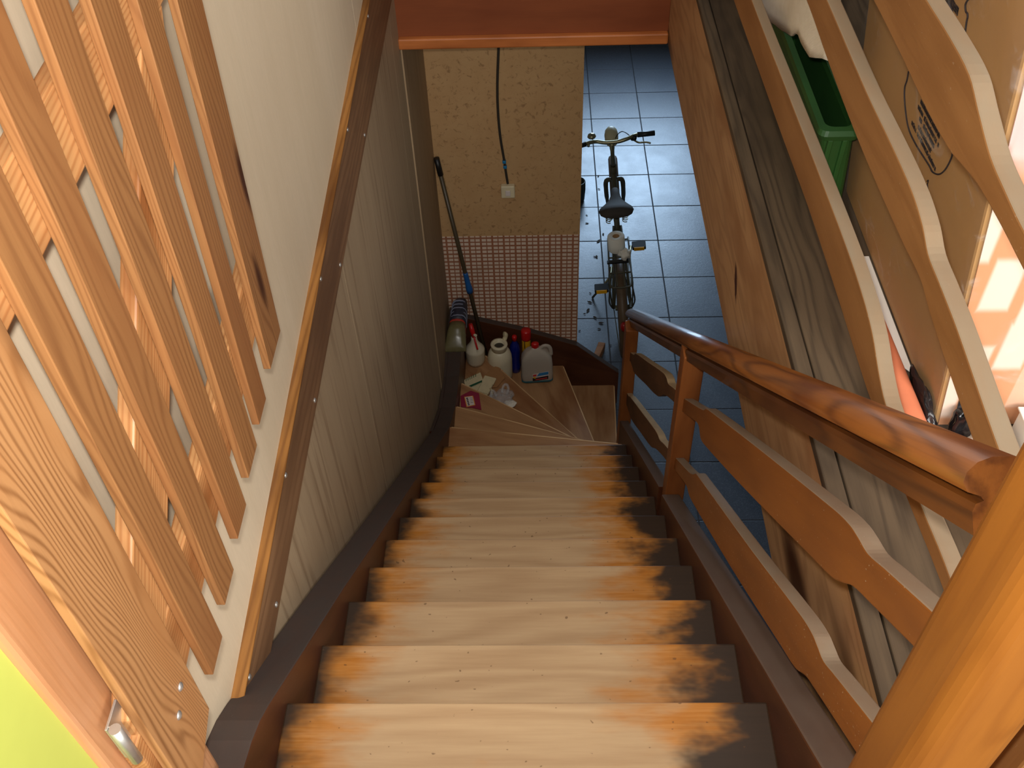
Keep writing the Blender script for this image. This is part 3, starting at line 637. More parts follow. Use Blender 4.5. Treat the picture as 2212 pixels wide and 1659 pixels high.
# gas cylinder
gc = thing('gas_cylinder', 'white gas cylinder with a round collar on the winder step', 'gas cylinder', (-0.205, 3.26, z15))
Mg = T((-0.205, 3.26, z15))
lathe('cylinder_body', [(0.052, 0.02), (0.066, 0.03), (0.071, 0.06), (0.071, 0.18), (0.069, 0.205), (0.063, 0.228), (0.054, 0.246), (0.044, 0.258), (0.030, 0.264), (0.0001, 0.265)], M_['dirtywhite'], gc, Mg, 32)
lathe('foot_ring', [(0.060, 0.0), (0.064, 0.0), (0.064, 0.035), (0.060, 0.035), (0.060, 0.0)], M_['dirtywhite'], gc, Mg, 32)
lathe('collar', [(0.040, 0.25), (0.044, 0.25), (0.046, 0.285), (0.049, 0.290), (0.048, 0.297), (0.038, 0.299), (0.030, 0.296), (0.029, 0.25)], M_['dirtywhite'], gc, Mg, 28)
lathe('valve', [(0.028, 0.255), (0.028, 0.278), (0.016, 0.280), (0.0001, 0.280)], M_['cable'], gc, Mg, 20)
tube('collar_handle', [(-0.180, 3.292, z15+0.285), (-0.170, 3.308, z15+0.302), (-0.168, 3.312, z15+0.320), (-0.178, 3.310, z15+0.326)], 0.014, M_['cream_fab'], gc, 8, smooth_path=4)
lathe('tare_mark', [(0.0001, 0.0015), (0.006, 0.0012), (0.0065, 0)], M_['lab_red'], gc, T((-0.192, 3.26-0.0705, z15+0.15)) @ Rx(90), 10)
# white bottle with red pistol nozzle
wb = thing('spray_bottle', 'round off-white bottle with a red trigger nozzle in the corner', 'bottle', (-0.345, 3.195, z14))
Mb = T((-0.342, 3.235, z14))
lathe('bottle_body', [(0.030, 0), (0.046, 0.006), (0.053, 0.03), (0.055, 0.10), (0.056, 0.108), (0.052, 0.118), (0.036, 0.142), (0.022, 0.165), (0.017, 0.19), (0.016, 0.205), (0.0001, 0.206)], M_['white'], wb, Mb, 28)
tube('nozzle', [(-0.342, 3.235, z14+0.20), (-0.345, 3.235, z14+0.225), (-0.350, 3.24, z14+0.25), (-0.358, 3.255, z14+0.285)], [0.013, 0.013, 0.014, 0.011], M_['red'], wb, 12)
tube('trigger', [(-0.340, 3.225, z14+0.215), (-0.332, 3.200, z14+0.19), (-0.322, 3.182, z14+0.155)], 0.0055, M_['red'], wb, 8, smooth_path=4)
tube('nozzle_tip', [(-0.342, 3.23, z14+0.225), (-0.328, 3.215, z14+0.232)], 0.008, M_['white'], wb, 10)
# blue bottle
bb = thing('blue_bottle', 'dark blue bottle with a red cap beside the canister', 'bottle', (-0.105, 3.29, z15))
Mb = T((-0.119, 3.338, z15))
lathe('bottle_body', [(0.024, 0), (0.030, 0.006), (0.031, 0.05), (0.027, 0.09), (0.031, 0.13), (0.031, 0.19), (0.026, 0.215), (0.014, 0.240), (0.012, 0.255), (0.0001, 0.256)], M_['bluebottle'], bb, Mb, 24)
lathe('cap', [(0.0145, 0.25), (0.015, 0.278), (0.012, 0.284), (0.0001, 0.285)], M_['red'], bb, Mb, 18)
# yellow spray can with red cap
sc = thing('spray_can', 'yellow spray can with a red cap behind the blue bottle', 'spray can', (-0.052, 3.345, z15))
Mb = T((-0.052, 3.338, z15)) @ T((0,0.006,0))
lathe('can_body', [(0.024, 0), (0.026, 0.004), (0.026, 0.265), (0.0255, 0.275), (0.0001, 0.276)], M_['yellow'], sc, Mb, 24)
lathe('cap', [(0.0275, 0.255), (0.0285, 0.262), (0.0285, 0.315), (0.026, 0.322), (0.0001, 0.323)], M_['red'], sc, Mb, 24)
tube('print_stripe', [(-0.060, 3.3165, z15+0.20), (-0.060, 3.3165, z15+0.262)], 0.0022, M_['lab_black'], sc, 6)
# milky jerrycan
jc = thing('canister', 'milky plastic canister with red cap, handle and printed label', 'canister', (0.01, 3.285, z15))
Mj = T((0.008, 3.272, z15)) @ Rz(4) @ Matrix.Diagonal((1, 0.75, 1, 1))
def loft(name, rings, mat, parent, M, smooth=True):
    n = len(rings[0]); v = [p for r in rings for p in r]
    f = [(i*n+k, i*n+(k+1) % n, (i+1)*n+(k+1) % n, (i+1)*n+k) for i in range(len(rings)-1) for k in range(n)]
    f += [tuple(range(n-1, -1, -1)), tuple(range((len(rings)-1)*n, len(rings)*n))]
    o = finish(mesh(name, v, f), mat, parent, M)
    if smooth:
        for p in o.data.polygons: p.use_smooth = len(p.vertices) == 4
    return o
def rrect(cx, cy_, hx, hy, r, z, n=5):
    P = []
    for qx, qy, a0 in ((1, 1, 0), (-1, 1, 90), (-1, -1, 180), (1, -1, 270)):
        for k in range(n):
            a = math.radians(a0+90*k/(n-1)); P.append((cx+qx*(hx-r)+r*math.cos(a), cy_+qy*(hy-r)+r*math.sin(a), z))
    return P
loft('canister_body', [rrect(0, 0, 0.080, 0.050, 0.02, 0.0), rrect(0, 0, 0.090, 0.058, 0.025, 0.012), rrect(0, 0, 0.092, 0.060, 0.025, 0.06), rrect(0, 0, 0.090, 0.059, 0.025, 0.14), rrect(0, 0, 0.086, 0.057, 0.025, 0.185), rrect(-0.002, 0, 0.070, 0.05, 0.025, 0.215), rrect(-0.006, 0, 0.050, 0.038, 0.022, 0.238), rrect(-0.008, 0, 0.024, 0.024, 0.012, 0.252), rrect(-0.008, 0, 0.018, 0.018, 0.010, 0.262)], M_['can'], jc, Mj)
lathe('cap', [(0.021, 0.256), (0.022, 0.26), (0.022, 0.284), (0.019, 0.289), (0.0001, 0.29)], M_['red'], jc, Mj @ T((-0.008, 0, 0)), 22)
tube('handle', [(0.020, 0, 0.243), (0.042, 0, 0.262), (0.066, 0, 0.258), (0.079, 0, 0.235), (0.083, 0, 0.19)], 0.012, M_['can'], jc, 10, smooth_path=5, M=Mj)
def strip(name, pts, y, mat, parent, M, d=0.0012):
    n = len(pts); v = [(x, y, z) for x, z in pts]+[(x, y-d, z) for x, z in pts]
    f = [tuple(range(n)), tuple(range(2*n-1, n-1, -1))]+[(i, (i+1) % n, n+(i+1) % n, n+i) for i in range(n)]
    return finish(mesh(name, v, f), mat, parent, M)
lb = strip('label', [(-0.028, 0.020), (0.066, 0.034), (0.066, 0.098), (-0.028, 0.080)], -0.0602, M_['lab_white'], jc, Mj)
strip('label_print', [(-0.004, 0.062), (0.064, 0.074), (0.064, 0.096), (0.010, 0.088)], -0.0615, M_['lab_blue'], lb, Mj)
strip('label_print', [(-0.026, 0.062), (-0.006, 0.064), (-0.006, 0.079), (-0.026, 0.077)], -0.0615, M_['lab_red'], lb, Mj)
strip('label_print', [(-0.028, 0.022), (0.064, 0.036), (0.064, 0.064), (-0.010, 0.050), (-0.028, 0.052)], -0.0617, M_['lab_black'], lb, Mj)
strip('label_print', [(-0.024, 0.048), (-0.010, 0.046), (-0.010, 0.060), (-0.024, 0.060)], -0.0629, M_['yellow'], lb, Mj)
strip('label_print', [(-0.012, 0.032), (0.056, 0.043), (0.056, 0.050), (-0.012, 0.039)], -0.0629, M_['lab_red'], lb, Mj)
loft('fluid', [rrect(0, 0, 0.0815, 0.0515, 0.02, 0.0005), rrect(0, 0, 0.0925, 0.0605, 0.025, 0.012), rrect(0, 0, 0.0927, 0.0607, 0.025, 0.022)], M_['fluid'], jc, Mj)
# striped sack on top of the stringer in the corner
sk = thing('sack', 'navy and olive printed plastic sack wedged in the corner', 'sack', (-0.425, 3.18, -2.165))
def sack_rings(specs):
    R = []
    for y, cz, hx, hz, cx in specs:
        ring = []
        for k in range(16):
            a = 2*math.pi*k/16; ring.append((cx+hx*math.copysign(abs(math.cos(a))**0.7, math.cos(a)), y, cz+hz*math.copysign(abs(math.sin(a))**0.7, math.sin(a))))
        R.append(ring)
    return R
zb = -2.166
loft('sack_body', sack_rings([(3.365, zb+0.055, 0.036, 0.050, -0.412), (3.33, zb+0.058, 0.040, 0.058, -0.414), (3.24, zb+0.060, 0.044, 0.060, -0.418), (3.17, zb+0.058, 0.047, 0.058, -0.422)]), M_['bagdark'], sk, T((0, 0, 0)))
loft('sack_end', sack_rings([(3.171, zb+0.058, 0.0475, 0.0585, -0.422), (3.12, zb+0.050, 0.052, 0.050, -0.425), (3.08, zb+0.032, 0.056, 0.032, -0.428), (3.055, zb+0.014, 0.060, 0.014, -0.432), (3.04, zb+0.006, 0.062, 0.004, -0.434)]), M_['bagolive'], sk, T((0, 0, 0)))
for y0, m, d in ((3.335, 'bagline', 0.010), (3.305, 'bagline', 0.008), (3.275, 'bagline', 0.008), (3.245, 'bagline', 0.008), (3.215, 'bagline', 0.008), (3.180, 'bagred', 0.014)):
    loft('sack_print', sack_rings([(y0, zb+0.0585, 0.0462 if y0 < 3.3 else 0.0425, 0.0605, -0.4185 if y0 > 3.2 else -0.4215), (y0-d, zb+0.0585, 0.0468 if y0 < 3.3 else 0.0432, 0.0605, -0.4185 if y0 > 3.2 else -0.4218)]), M_[m], sk, T((0, 0, 0)))
# work gloves and card on tread 14
def glove(name, label, M, mat, cuff):
    o = thing(name, label, 'glove', M=M, group=None)
    loft('palm', [rrect(0, 0, 0.030, 0.042, 0.012, 0.0), rrect(0, 0, 0.034, 0.046, 0.014, 0.006), rrect(0, 0, 0.030, 0.042, 0.012, 0.013)], mat, o, M)
    for i, (dx, l) in enumerate(((-0.024, 0.045), (-0.008, 0.055), (0.008, 0.052), (0.024, 0.040))):
        tube('finger', [(dx, -0.038, 0.007), (dx*1.15, -0.055, 0.009), (dx*1.3, -0.04-l, 0.006)], [0.0085, 0.0085, 0.006], mat, o, 8, M=M)
    tube('thumb', [(0.030, 0.005, 0.007), (0.048, -0.010, 0.008), (0.052, -0.032, 0.006)], [0.009, 0.008, 0.006], mat, o, 8, M=M)
    loft('cuff', [rrect(0, 0.062, 0.034, 0.022, 0.004, 0.0), rrect(0, 0.062, 0.036, 0.024, 0.004, 0.005), rrect(0, 0.062, 0.034, 0.022, 0.004, 0.011)], cuff, o, M)
    return o
g1 = glove('work_glove', 'cream work glove with a green cuff lying on the step', T((-0.335, 3.03, z14)) @ Rz(-62), M_['cream_fab'], M_['green_ink'])
g2 = glove('work_glove', 'plain cream work glove nearest the clear bag', T((-0.285, 3.01, z14+0.012)) @ Rz(-20) @ Rx(4) @ T((0.004, 0, 0.004)), M_['cream_fab'], M_['cream_fab'])
pk = thing('paper_wrapper', 'cream paper wrapper with green printing on the step', 'wrapper', (-0.36, 3.08, z14+0.02))
prism('sheet', [(-0.405, 3.075), (-0.312, 3.135), (-0.295, 3.075), (-0.39, 3.02)], z14+0.016, z14+0.021, M_['cream_fab'], pk, 0.001)
for i in range(6):
    x = -0.392+i*0.0105; y = 3.076+i*0.0068
    prism('print_mark', [(x, y-0.012), (x+0.0035, y-0.010), (x+0.0035, y+0.010), (x, y+0.010)], z14+0.021, z14+0.0218, M_['green_ink'], pk, 0)
prism('print_band', [(-0.372, 3.030), (-0.300, 3.072), (-0.302, 3.058), (-0.36, 3.022)], z14+0.0211, z14+0.0219, M_['green_ink'], pk, 0)
cardboard = [([(-0.345, 3.12), (-0.325, 3.185), (-0.308, 3.18), (-0.322, 3.11)], 0.002, 'narrow torn kraft card strip beside the wrapper'),
             ([(-0.315, 3.10), (-0.225, 3.20), (-0.196, 3.175), (-0.275, 3.075)], 0.003, 'long torn kraft card strip pointing at the gas cylinder'),
             ([(-0.290, 3.06), (-0.205, 3.165), (-0.172, 3.10), (-0.215, 3.03), (-0.28, 3.02)], 0.006, 'broad torn kraft card piece behind the clear bag')]
for pts, dz, lab in cardboard:
    tag(prism('card_scrap', pts, z14+dz, z14+dz+0.004, M_['kraft'], None, 0.001), lab, 'card scrap', 'torn card on the winder step')
# clear plastic bag
def blob(name, c, r, mat, parent, seed, amp=0.3, n=14, m=22):
    rnd = random.Random(seed); ph = [rnd.uniform(0, 6.28) for _ in range(8)]; v, f = [], []
    for i in range(n+1):
        th_ = math.pi*i/n
        for k in range(m):
            a = 2*math.pi*k/m
            q = 1+amp*(0.5*math.sin(3*a+ph[0]+2*th_)+0.35*math.sin(5*a+ph[1]-3*th_)+0.3*math.sin(7*th_+ph[2]+a)+0.25*math.sin(9*a+ph[3]+5*th_))
            v.append((c[0]+r[0]*q*math.sin(th_)*math.cos(a), c[1]+r[1]*q*math.sin(th_)*math.sin(a), max(c[2]+r[2]*q*math.cos(th_), c[2]-r[2]*0.98)))
    for i in range(n):
        for k in range(m): f.append((i*m+k, i*m+(k+1) % m, (i+1)*m+(k+1) % m, (i+1)*m+k))
    o = finish(mesh(name, v, f), mat, parent)
    for p in o.data.polygons: p.use_smooth = True
    return o
pb = thing('plastic_bag', 'crumpled clear plastic bag on the winder step', 'plastic bag', (-0.18, 2.94, z14))
blob('bag_film', (-0.185, 2.935, z14+0.022), (0.068, 0.058, 0.022), M_['clear'], pb, 3)
blob('bag_contents', (-0.140, 2.895, z14+0.014), (0.034, 0.028, 0.013), M_['paper'], pb, 5, 0.15)
tube('bag_handle', [(-0.185, 2.96, z14+0.035), (-0.178, 2.99, z14+0.055), (-0.160, 3.0, z14+0.060), (-0.150, 2.98, z14+0.045), (-0.16, 2.945, z14+0.035)], 0.008, M_['clear'], pb, 8, smooth_path=5)
tube('bag_handle', [(-0.215, 2.93, z14+0.035), (-0.23, 2.96, z14+0.050), (-0.245, 2.965, z14+0.040), (-0.245, 2.93, z14+0.02)], 0.008, M_['clear'], pb, 8, smooth_path=5)
# pink packet
pp = thing('pink_packet', 'flat pink packet with a white sticker on the winder step', 'packet', (-0.345, 2.76, z13))
prism('packet_body', [(-0.398, 2.805), (-0.345, 2.842), (-0.300, 2.822), (-0.283, 2.705), (-0.330, 2.720), (-0.392, 2.728)], z13, z13+0.008, M_['pinkpack'], pp, 0.002)
stk = prism('sticker', [(-0.378, 2.795), (-0.331, 2.803), (-0.316, 2.735), (-0.362, 2.722)], z13+0.008, z13+0.009, M_['orange'], pp, 0)
prism('sticker_face', [(-0.373, 2.792), (-0.335, 2.798), (-0.321, 2.738), (-0.358, 2.727)], z13+0.009, z13+0.0096, M_['lab_white'], stk, 0)
for i in range(5):
    x0, y0 = -0.367+0.0027*i, 2.786-0.0115*i
    prism('print_mark', [(x0, y0), (x0+0.009, y0+0.0015), (x0+0.0105, y0-0.006), (x0+0.0015, y0-0.0075)], z13+0.0096, z13+0.0100, M_['ink'], stk, 0)
for i in range(4):
    x0, y0 = -0.348+0.002*i, 2.786-0.011*i
    prism('print_mark', [(x0, y0), (x0+0.014, y0+0.002), (x0+0.0145, y0), (x0+0.0005, y0-0.002)], z13+0.0096, z13+0.0100, M_['cable'], stk, 0)
# wooden offcut by the stair foot
tag(prism('wood_offcut', [(0.355, 3.70), (0.392, 3.69), (0.455, 3.865), (0.410, 3.875)], ZF+0.001, ZF+0.06, M_['block'], None, 0.004), 'short brown wooden offcut on the tiles beside the stringer', 'wood block')
# dark pot behind the wall edge
pt = thing('dark_pot', 'dark rounded pot half hidden behind the papered wall', 'pot', (0.335, 5.5, ZF))
lathe('pot_body', [(0.045, 0), (0.058, 0.01), (0.064, 0.10), (0.062, 0.17), (0.056, 0.175), (0.054, 0.16), (0.0001, 0.12)], M_['darkgreen'], pt, T((0.325, 5.52, ZF)), 24)
tube('stake', [(0.33, 5.54, ZF+0.12), (0.33, 5.55, ZF+0.30)], 0.004, M_['cable'], pt, 6)
# dead leaves and dirt
lf = None
for i in range(26):
    x = random.uniform(0.28, 0.52); y = random.uniform(3.6, 5.9); s_ = random.uniform(0.010, 0.026)
    if 3.66 < y < 3.9 and x > 0.33: continue
    M = T((x, y, ZF+0.003)) @ Rz(random.uniform(0, 360)) @ Rx(random.uniform(-8, 8))
    if lf is None:
        v = [(-1, 0, 0), (-0.4, 0.4, 0.1), (0.3, 0.45, 0.05), (1, 0.05, 0.15), (0.3, -0.4, 0.1), (-0.4, -0.35, 0.0), (0, 0, -0.05)]
        lf = mesh('dry_leaf', v, [(6, 0, 1), (6, 1, 2), (6, 2, 3), (6, 3, 4), (6, 4, 5), (6, 5, 0)])
        finish(lf, M_['leaf'], None, M @ Matrix.Scale(s_, 4)); o = lf
    else:
        o = lf.copy(); COL.objects.link(o); o.matrix_basis = M @ Matrix.Scale(s_, 4)
    tag(o, 'small dark dry leaf scattered on the hall tiles', 'leaf', 'dry leaves on the hall floor')

# ================================================================== BICYCLE
MB = T((0.592, 4.2, ZF)) @ Rz(-1.2) @ Ry(-5.6)
bk = thing('bicycle', 'old brown roadster bicycle with rear carrier parked in the hall', 'bicycle', M=MB)
RY, FY, RW = -0.29, 0.80, 0.325
def torus_pts(cy_, cz, r, n=40): return [(0, cy_+r*math.cos(2*math.pi*k/n), cz+r*math.sin(2*math.pi*k/n)) for k in range(n)]
def wheel(y):
    o = tube('wheel', torus_pts(y, RW, RW-0.018), 0.018, M_['rubber'], bk, 10, True, M=MB)
    tube('rim', torus_pts(y, RW, RW-0.042), 0.010, M_['chrome'], o, 8, True, M=MB)
    multi('hub', [tube_data([(-0.045, y, RW), (0.045, y, RW)], 0.018, 10)], M_['chrome'], o, MB)
    sp_ = []
    for k in range(28):
        a = 2*math.pi*k/28; s_ = 0.03 if k % 2 else -0.03
        sp_.append(tube_data([(s_, y+0.02*math.cos(a+0.6), RW+0.02*math.sin(a+0.6)), (0, y+(RW-0.045)*math.cos(a), RW+(RW-0.045)*math.sin(a))], 0.0012, 4))
    multi('spokes', sp_, M_['chrome'], o, MB)
wheel(RY); wheel(FY)
def fender(y, a0, a1, r=RW+0.018, wdt=0.032):
    prof = [(-wdt, -0.020), (-wdt*0.8, -0.004), (-wdt*0.4, 0.005), (0, 0.008), (wdt*0.4, 0.005), (wdt*0.8, -0.004), (wdt, -0.020)]
    v, f = [], []; n = 30; m = len(prof)
    for i in range(n+1):
        a = math.radians(a0+(a1-a0)*i/n)
        for x, d in prof: v.append((x, y+(r+d)*math.cos(a), RW+(r+d)*math.sin(a)))
    for i in range(n):
        for k in range(m-1): f.append((i*m+k, i*m+k+1, (i+1)*m+k+1, (i+1)*m+k))
    o = finish(mesh('mudguard', v, f), M_['fender'], bk, MB, smooth=True)
    s_ = o.modifiers.new('solid', 'SOLIDIFY'); s_.thickness = 0.002
    return o
fender(RY, 35, 205); fender(FY, -20, 140)
BBy, BBz = 0.17, 0.28
head_t, head_b = Vector((0, 0.50, 0.86)), Vector((0, 0.555, 0.70))
seat_t = Vector((0, 0.02, 0.80))
tube('down_tube', [(0, 0.545, 0.73), (0, BBy, BBz)], 0.019, M_['frame'], bk, 12, M=MB)
tube('top_tube', [(0, 0.525, 0.80), (0, 0.30, 0.64), (0, 0.09, 0.56)], 0.015, M_['frame'], bk, 12, smooth_path=5, M=MB)
tube('seat_tube', [(0, BBy, BBz), seat_t], 0.0155, M_['frame'], bk, 12, M=MB)
tube('head_tube', [head_t, head_b], 0.021, M_['frame'], bk, 14, M=MB)
tube('seat_post', [seat_t, (0, -0.02, 0.90)], 0.0125, M_['chrome'], bk, 10, M=MB)
tube('stem', [head_t, (0, 0.475, 0.965), (0, 0.485, 1.04)], [0.015, 0.013, 0.016], M_['chrome'], bk, 12, smooth_path=4, M=MB)
for s_ in (-1, 1):
    tube('chain_stay', [(s_*0.02, BBy-0.02, BBz), (s_*0.055, RY, RW)], 0.009, M_['frame'], bk, 8, M=MB)
    tube('seat_stay', [(s_*0.022, 0.045, 0.72), (s_*0.058, RY, RW)], 0.008, M_['frame'], bk, 8, M=MB)
    tube('fork_blade', [(s_*0.012, 0.555, 0.715), (s_*0.052, 0.565, 0.70), (s_*0.058, 0.60, 0.60), (s_*0.055, 0.70, 0.43), (s_*0.05, FY, RW)], [0.016, 0.016, 0.015, 0.012, 0.009], M_['frame'], bk, 10, smooth_path=4, M=MB)
hb = tube('handlebar', [(-0.27, 0.44, 1.055), (-0.16, 0.475, 1.06), (-0.10, 0.495, 1.055), (-0.04, 0.487, 1.045), (0.04, 0.487, 1.045), (0.10, 0.495, 1.055), (0.16, 0.52, 1.06), (0.27, 0.53, 1.055)], 0.0125, M_['chrome'], bk, 12, smooth_path=6, M=MB)
tube('grip', [(0.165, 0.522, 1.06), (0.275, 0.532, 1.055)], 0.017, M_['black'], hb, 12, M=MB)
tube('grip', [(-0.165, 0.472, 1.06), (-0.275, 0.438, 1.055)], 0.017, M_['black'], hb, 12, M=MB)
tube('brake_lever', [(0.145, 0.500, 1.035), (0.17, 0.478, 1.03), (0.215, 0.478, 1.028), (0.245, 0.470, 1.022)], 0.006, M_['chrome'], hb, 8, smooth_path=4, M=MB)
tube('lever_clamp', [(0.13, 0.505, 1.055), (0.15, 0.512, 1.045)], 0.021, M_['black'], hb, 10, M=MB)
lathe('bell', [(0.0001, 0.022), (0.014, 0.020), (0.024, 0.012), (0.028, 0.0), (0.024, -0.006), (0.0001, -0.006)], M_['chrome'], hb, MB @ T((-0.125, 0.510, 1.085)), 18)
tube('shift_lever', [(-0.145, 0.48, 1.06), (-0.15, 0.455, 1.05)], 0.009, M_['chrome'], hb, 8, M=MB)
tube('brake_cable', [(0.13, 0.51, 1.05), (0.07, 0.56, 1.07), (0.02, 0.575, 1.0), (0.0, 0.56, 0.85)], 0.003, M_['black'], bk, 6, smooth_path=6, M=MB)
hl = lathe('headlamp', [(0.0001, 0.062), (0.018, 0.058), (0.031, 0.042), (0.036, 0.018), (0.035, -0.01), (0.028, -0.035), (0.012, -0.052), (0.0001, -0.055)], M_['cream'], bk, MB @ T((0.0, 0.61, 1.0)) @ Rx(-62) @ Matrix.Scale(1.25, 4), 22)
tube('lamp_bracket', [(0, 0.50, 0.93), (0, 0.56, 0.95), (0, 0.59, 0.965)], 0.006, M_['frame'], bk, 8, M=MB)
def saddle():
    R = []
    for y, hx, zt, th_ in ((0.115, 0.012, 0.0, 0.012), (0.11, 0.020, 0.008, 0.022), (0.09, 0.026, 0.012, 0.032), (0.04, 0.030, 0.010, 0.036), (0.0, 0.042, 0.006, 0.038), (-0.04, 0.070, 0.006, 0.042), (-0.08, 0.098, 0.012, 0.048), (-0.115, 0.106, 0.018, 0.052), (-0.14, 0.098, 0.014, 0.046), (-0.155, 0.075, 0.002, 0.028), (-0.158, 0.05, -0.006, 0.012)):
        ring = []
        for k in range(18):
            a = 2*math.pi*k/18; ca, sa = math.cos(a), math.sin(a)
            z = zt-0.25*th_*abs(ca)**2+(0.32*th_*sa if sa > 0 else 0.8*th_*sa)
            ring.append((hx*math.copysign(abs(ca)**0.8, ca), y, z))
        R.append(ring)
    o = loft('saddle', R, M_['saddle'], bk, MB @ T((0, 0.005, 0.945)))
    for s_ in (-1, 1):
        pts = [(s_*0.045, -0.10+0.012*math.cos(t*1.4), 0.905-0.05*t/22) for t in range(1)]
        coil = [(s_*0.05+0.016*math.cos(t*0.9), -0.105+0.016*math.sin(t*0.9), 0.925-0.0022*t) for t in range(28)]
        tube('spring', coil, 0.003, M_['chrome'], o, 6, M=MB)
    tube('saddle_rail', [(-0.045, -0.10, 0.865), (0.0, -0.02, 0.875), (0.0, 0.09, 0.92)], 0.005, M_['chrome'], o, 6, smooth_path=4, M=MB)
saddle()
# carrier
rk = multi('carrier', [tube_data([(-0.062, -0.10, 0.735), (-0.064, -0.30, 0.725), (-0.062, -0.52, 0.72), (-0.03, -0.55, 0.72), (0.03, -0.55, 0.72), (0.062, -0.52, 0.72), (0.064, -0.30, 0.725), (0.062, -0.10, 0.735)], 0.0055, 8, smooth_path=4),
    tube_data([(-0.062, -0.12, 0.735), (0.062, -0.12, 0.735)], 0.005, 8), tube_data([(-0.063, -0.28, 0.727), (0.063, -0.28, 0.727)], 0.005, 8), tube_data([(-0.063, -0.42, 0.722), (0.063, -0.42, 0.722)], 0.005, 8),
    tube_data([(-0.022, -0.12, 0.735), (-0.022, -0.54, 0.72)], 0.0045, 8), tube_data([(0.022, -0.12, 0.735), (0.022, -0.54, 0.72)], 0.0045, 8)], M_['frame'], bk, MB)
for s_ in (-1, 1):
    tube('carrier_strut', [(s_*0.063, -0.36, 0.722), (s_*0.072, -0.33, 0.55), (s_*0.062, RY, RW)], 0.005, M_['frame'], bk, 8, smooth_path=4, M=MB)
    tube('carrier_strut', [(s_*0.062, -0.52, 0.72), (s_*0.078, -0.44, 0.52), (s_*0.062, RY, RW)], 0.005, M_['frame'], bk, 8, smooth_path=4, M=MB)
    tube('mudguard_stay', [(s_*0.033, RY-0.325, 0.26), (s_*0.055, RY, RW)], 0.003, M_['frame'], bk, 6, M=MB)
box_ = lambda name, x0, x1, y0, y1, z0, z1, mat, parent, bev=0.002: finish(mesh(name, [(x, y, z) for x in (x0, x1) for y in (y0, y1) for z in (z0, z1)], [(0, 1, 3, 2), (4, 6, 7, 5), (0, 4, 5, 1), (2, 3, 7, 6), (0, 2, 6, 4), (1, 5, 7, 3)]), mat, parent, MB, bev)
box_('spring_clip', -0.075, 0.055, -0.35, -0.325, 0.735, 0.748, M_['black'], bk)
rl = lathe('rear_lamp', [(0.0001, 0.022), (0.012, 0.020), (0.019, 0.012), (0.021, 0.0), (0.021, -0.01), (0.0001, -0.01)], M_['redlens'], bk, MB @ T((0.0, RY-0.335, 0.47)) @ Rx(75), 18, 1.0, 1.5)
# cranks, pedals, chain case
CA = math.radians(14)
tube('crank', [(0.055, BBy, BBz), (0.085, BBy+0.165*math.cos(CA), BBz+0.165*math.sin(CA))], 0.009, M_['chrome'], bk, 8, M=MB)
tube('crank', [(-0.055, BBy, BBz), (-0.075, BBy-0.165*math.cos(CA), BBz-0.165*math.sin(CA))], 0.009, M_['chrome'], bk, 8, M=MB)
for s_, y, z in ((1, BBy+0.165*math.cos(CA), BBz+0.165*math.sin(CA)), (-1, BBy-0.165*math.cos(CA), BBz-0.165*math.sin(CA))):
    x0, x1 = (0.092, 0.185) if s_ > 0 else (-0.175, -0.082)
    pd = box_('pedal', x0, x1, y-0.036, y+0.036, z-0.012, z+0.012, M_['rubber'], bk, 0.005)
    box_('pedal_reflector', x0+0.012, x1-0.012, y-0.041, y-0.034, z-0.013, z+0.013, M_['amber'], pd, 0.001)
loft('chain_case', [[(0.045, y, z) for y, z in ((-0.33, 0.36), (-0.33, 0.27), (0.10, 0.19), (0.22, 0.20), (0.26, 0.28), (0.22, 0.36), (0.10, 0.38))], [(0.062, y, z) for y, z in ((-0.33, 0.36), (-0.33, 0.27), (0.10, 0.19), (0.22, 0.20), (0.26, 0.28), (0.22, 0.36), (0.10, 0.38))]], M_['frame'], bk, MB, False)
tube('kick_stand', [(-0.03, BBy-0.04, BBz), (-0.12, BBy-0.02, 0.14), (-0.20, BBy, 0.022)], 0.008, M_['chrome'], bk, 8, M=MB)
# toilet roll and crumpled tissue on the carrier
tr = thing('toilet_roll', 'white toilet roll standing on the bicycle carrier', 'toilet roll', M=MB @ T((-0.012, -0.215, 0.741)))
Mr = WM[tr.name]
lathe('roll', [(0.021, 0.0), (0.050, 0.0), (0.052, 0.003), (0.052, 0.097), (0.050, 0.10), (0.022, 0.10), (0.021, 0.097), (0.021, 0.0)], M_['paper'], tr, Mr, 28)
lathe('core', [(0.0205, 0.001), (0.0208, 0.0985), (0.019, 0.0985), (0.0187, 0.001)], M_['card'], tr, Mr, 20)
tis = thing('crumpled_tissue', 'crumpled white tissue on the bicycle carrier behind the roll', 'tissue', M=MB @ T((0.035, -0.315, 0.775)))
o = blob('tissue', (0, 0, 0), (0.034, 0.030, 0.034), M_['paper'], None, 11, 0.35); o.parent = tis; o.matrix_parent_inverse = Matrix.Identity(4); o.matrix_basis = Matrix.Identity(4)

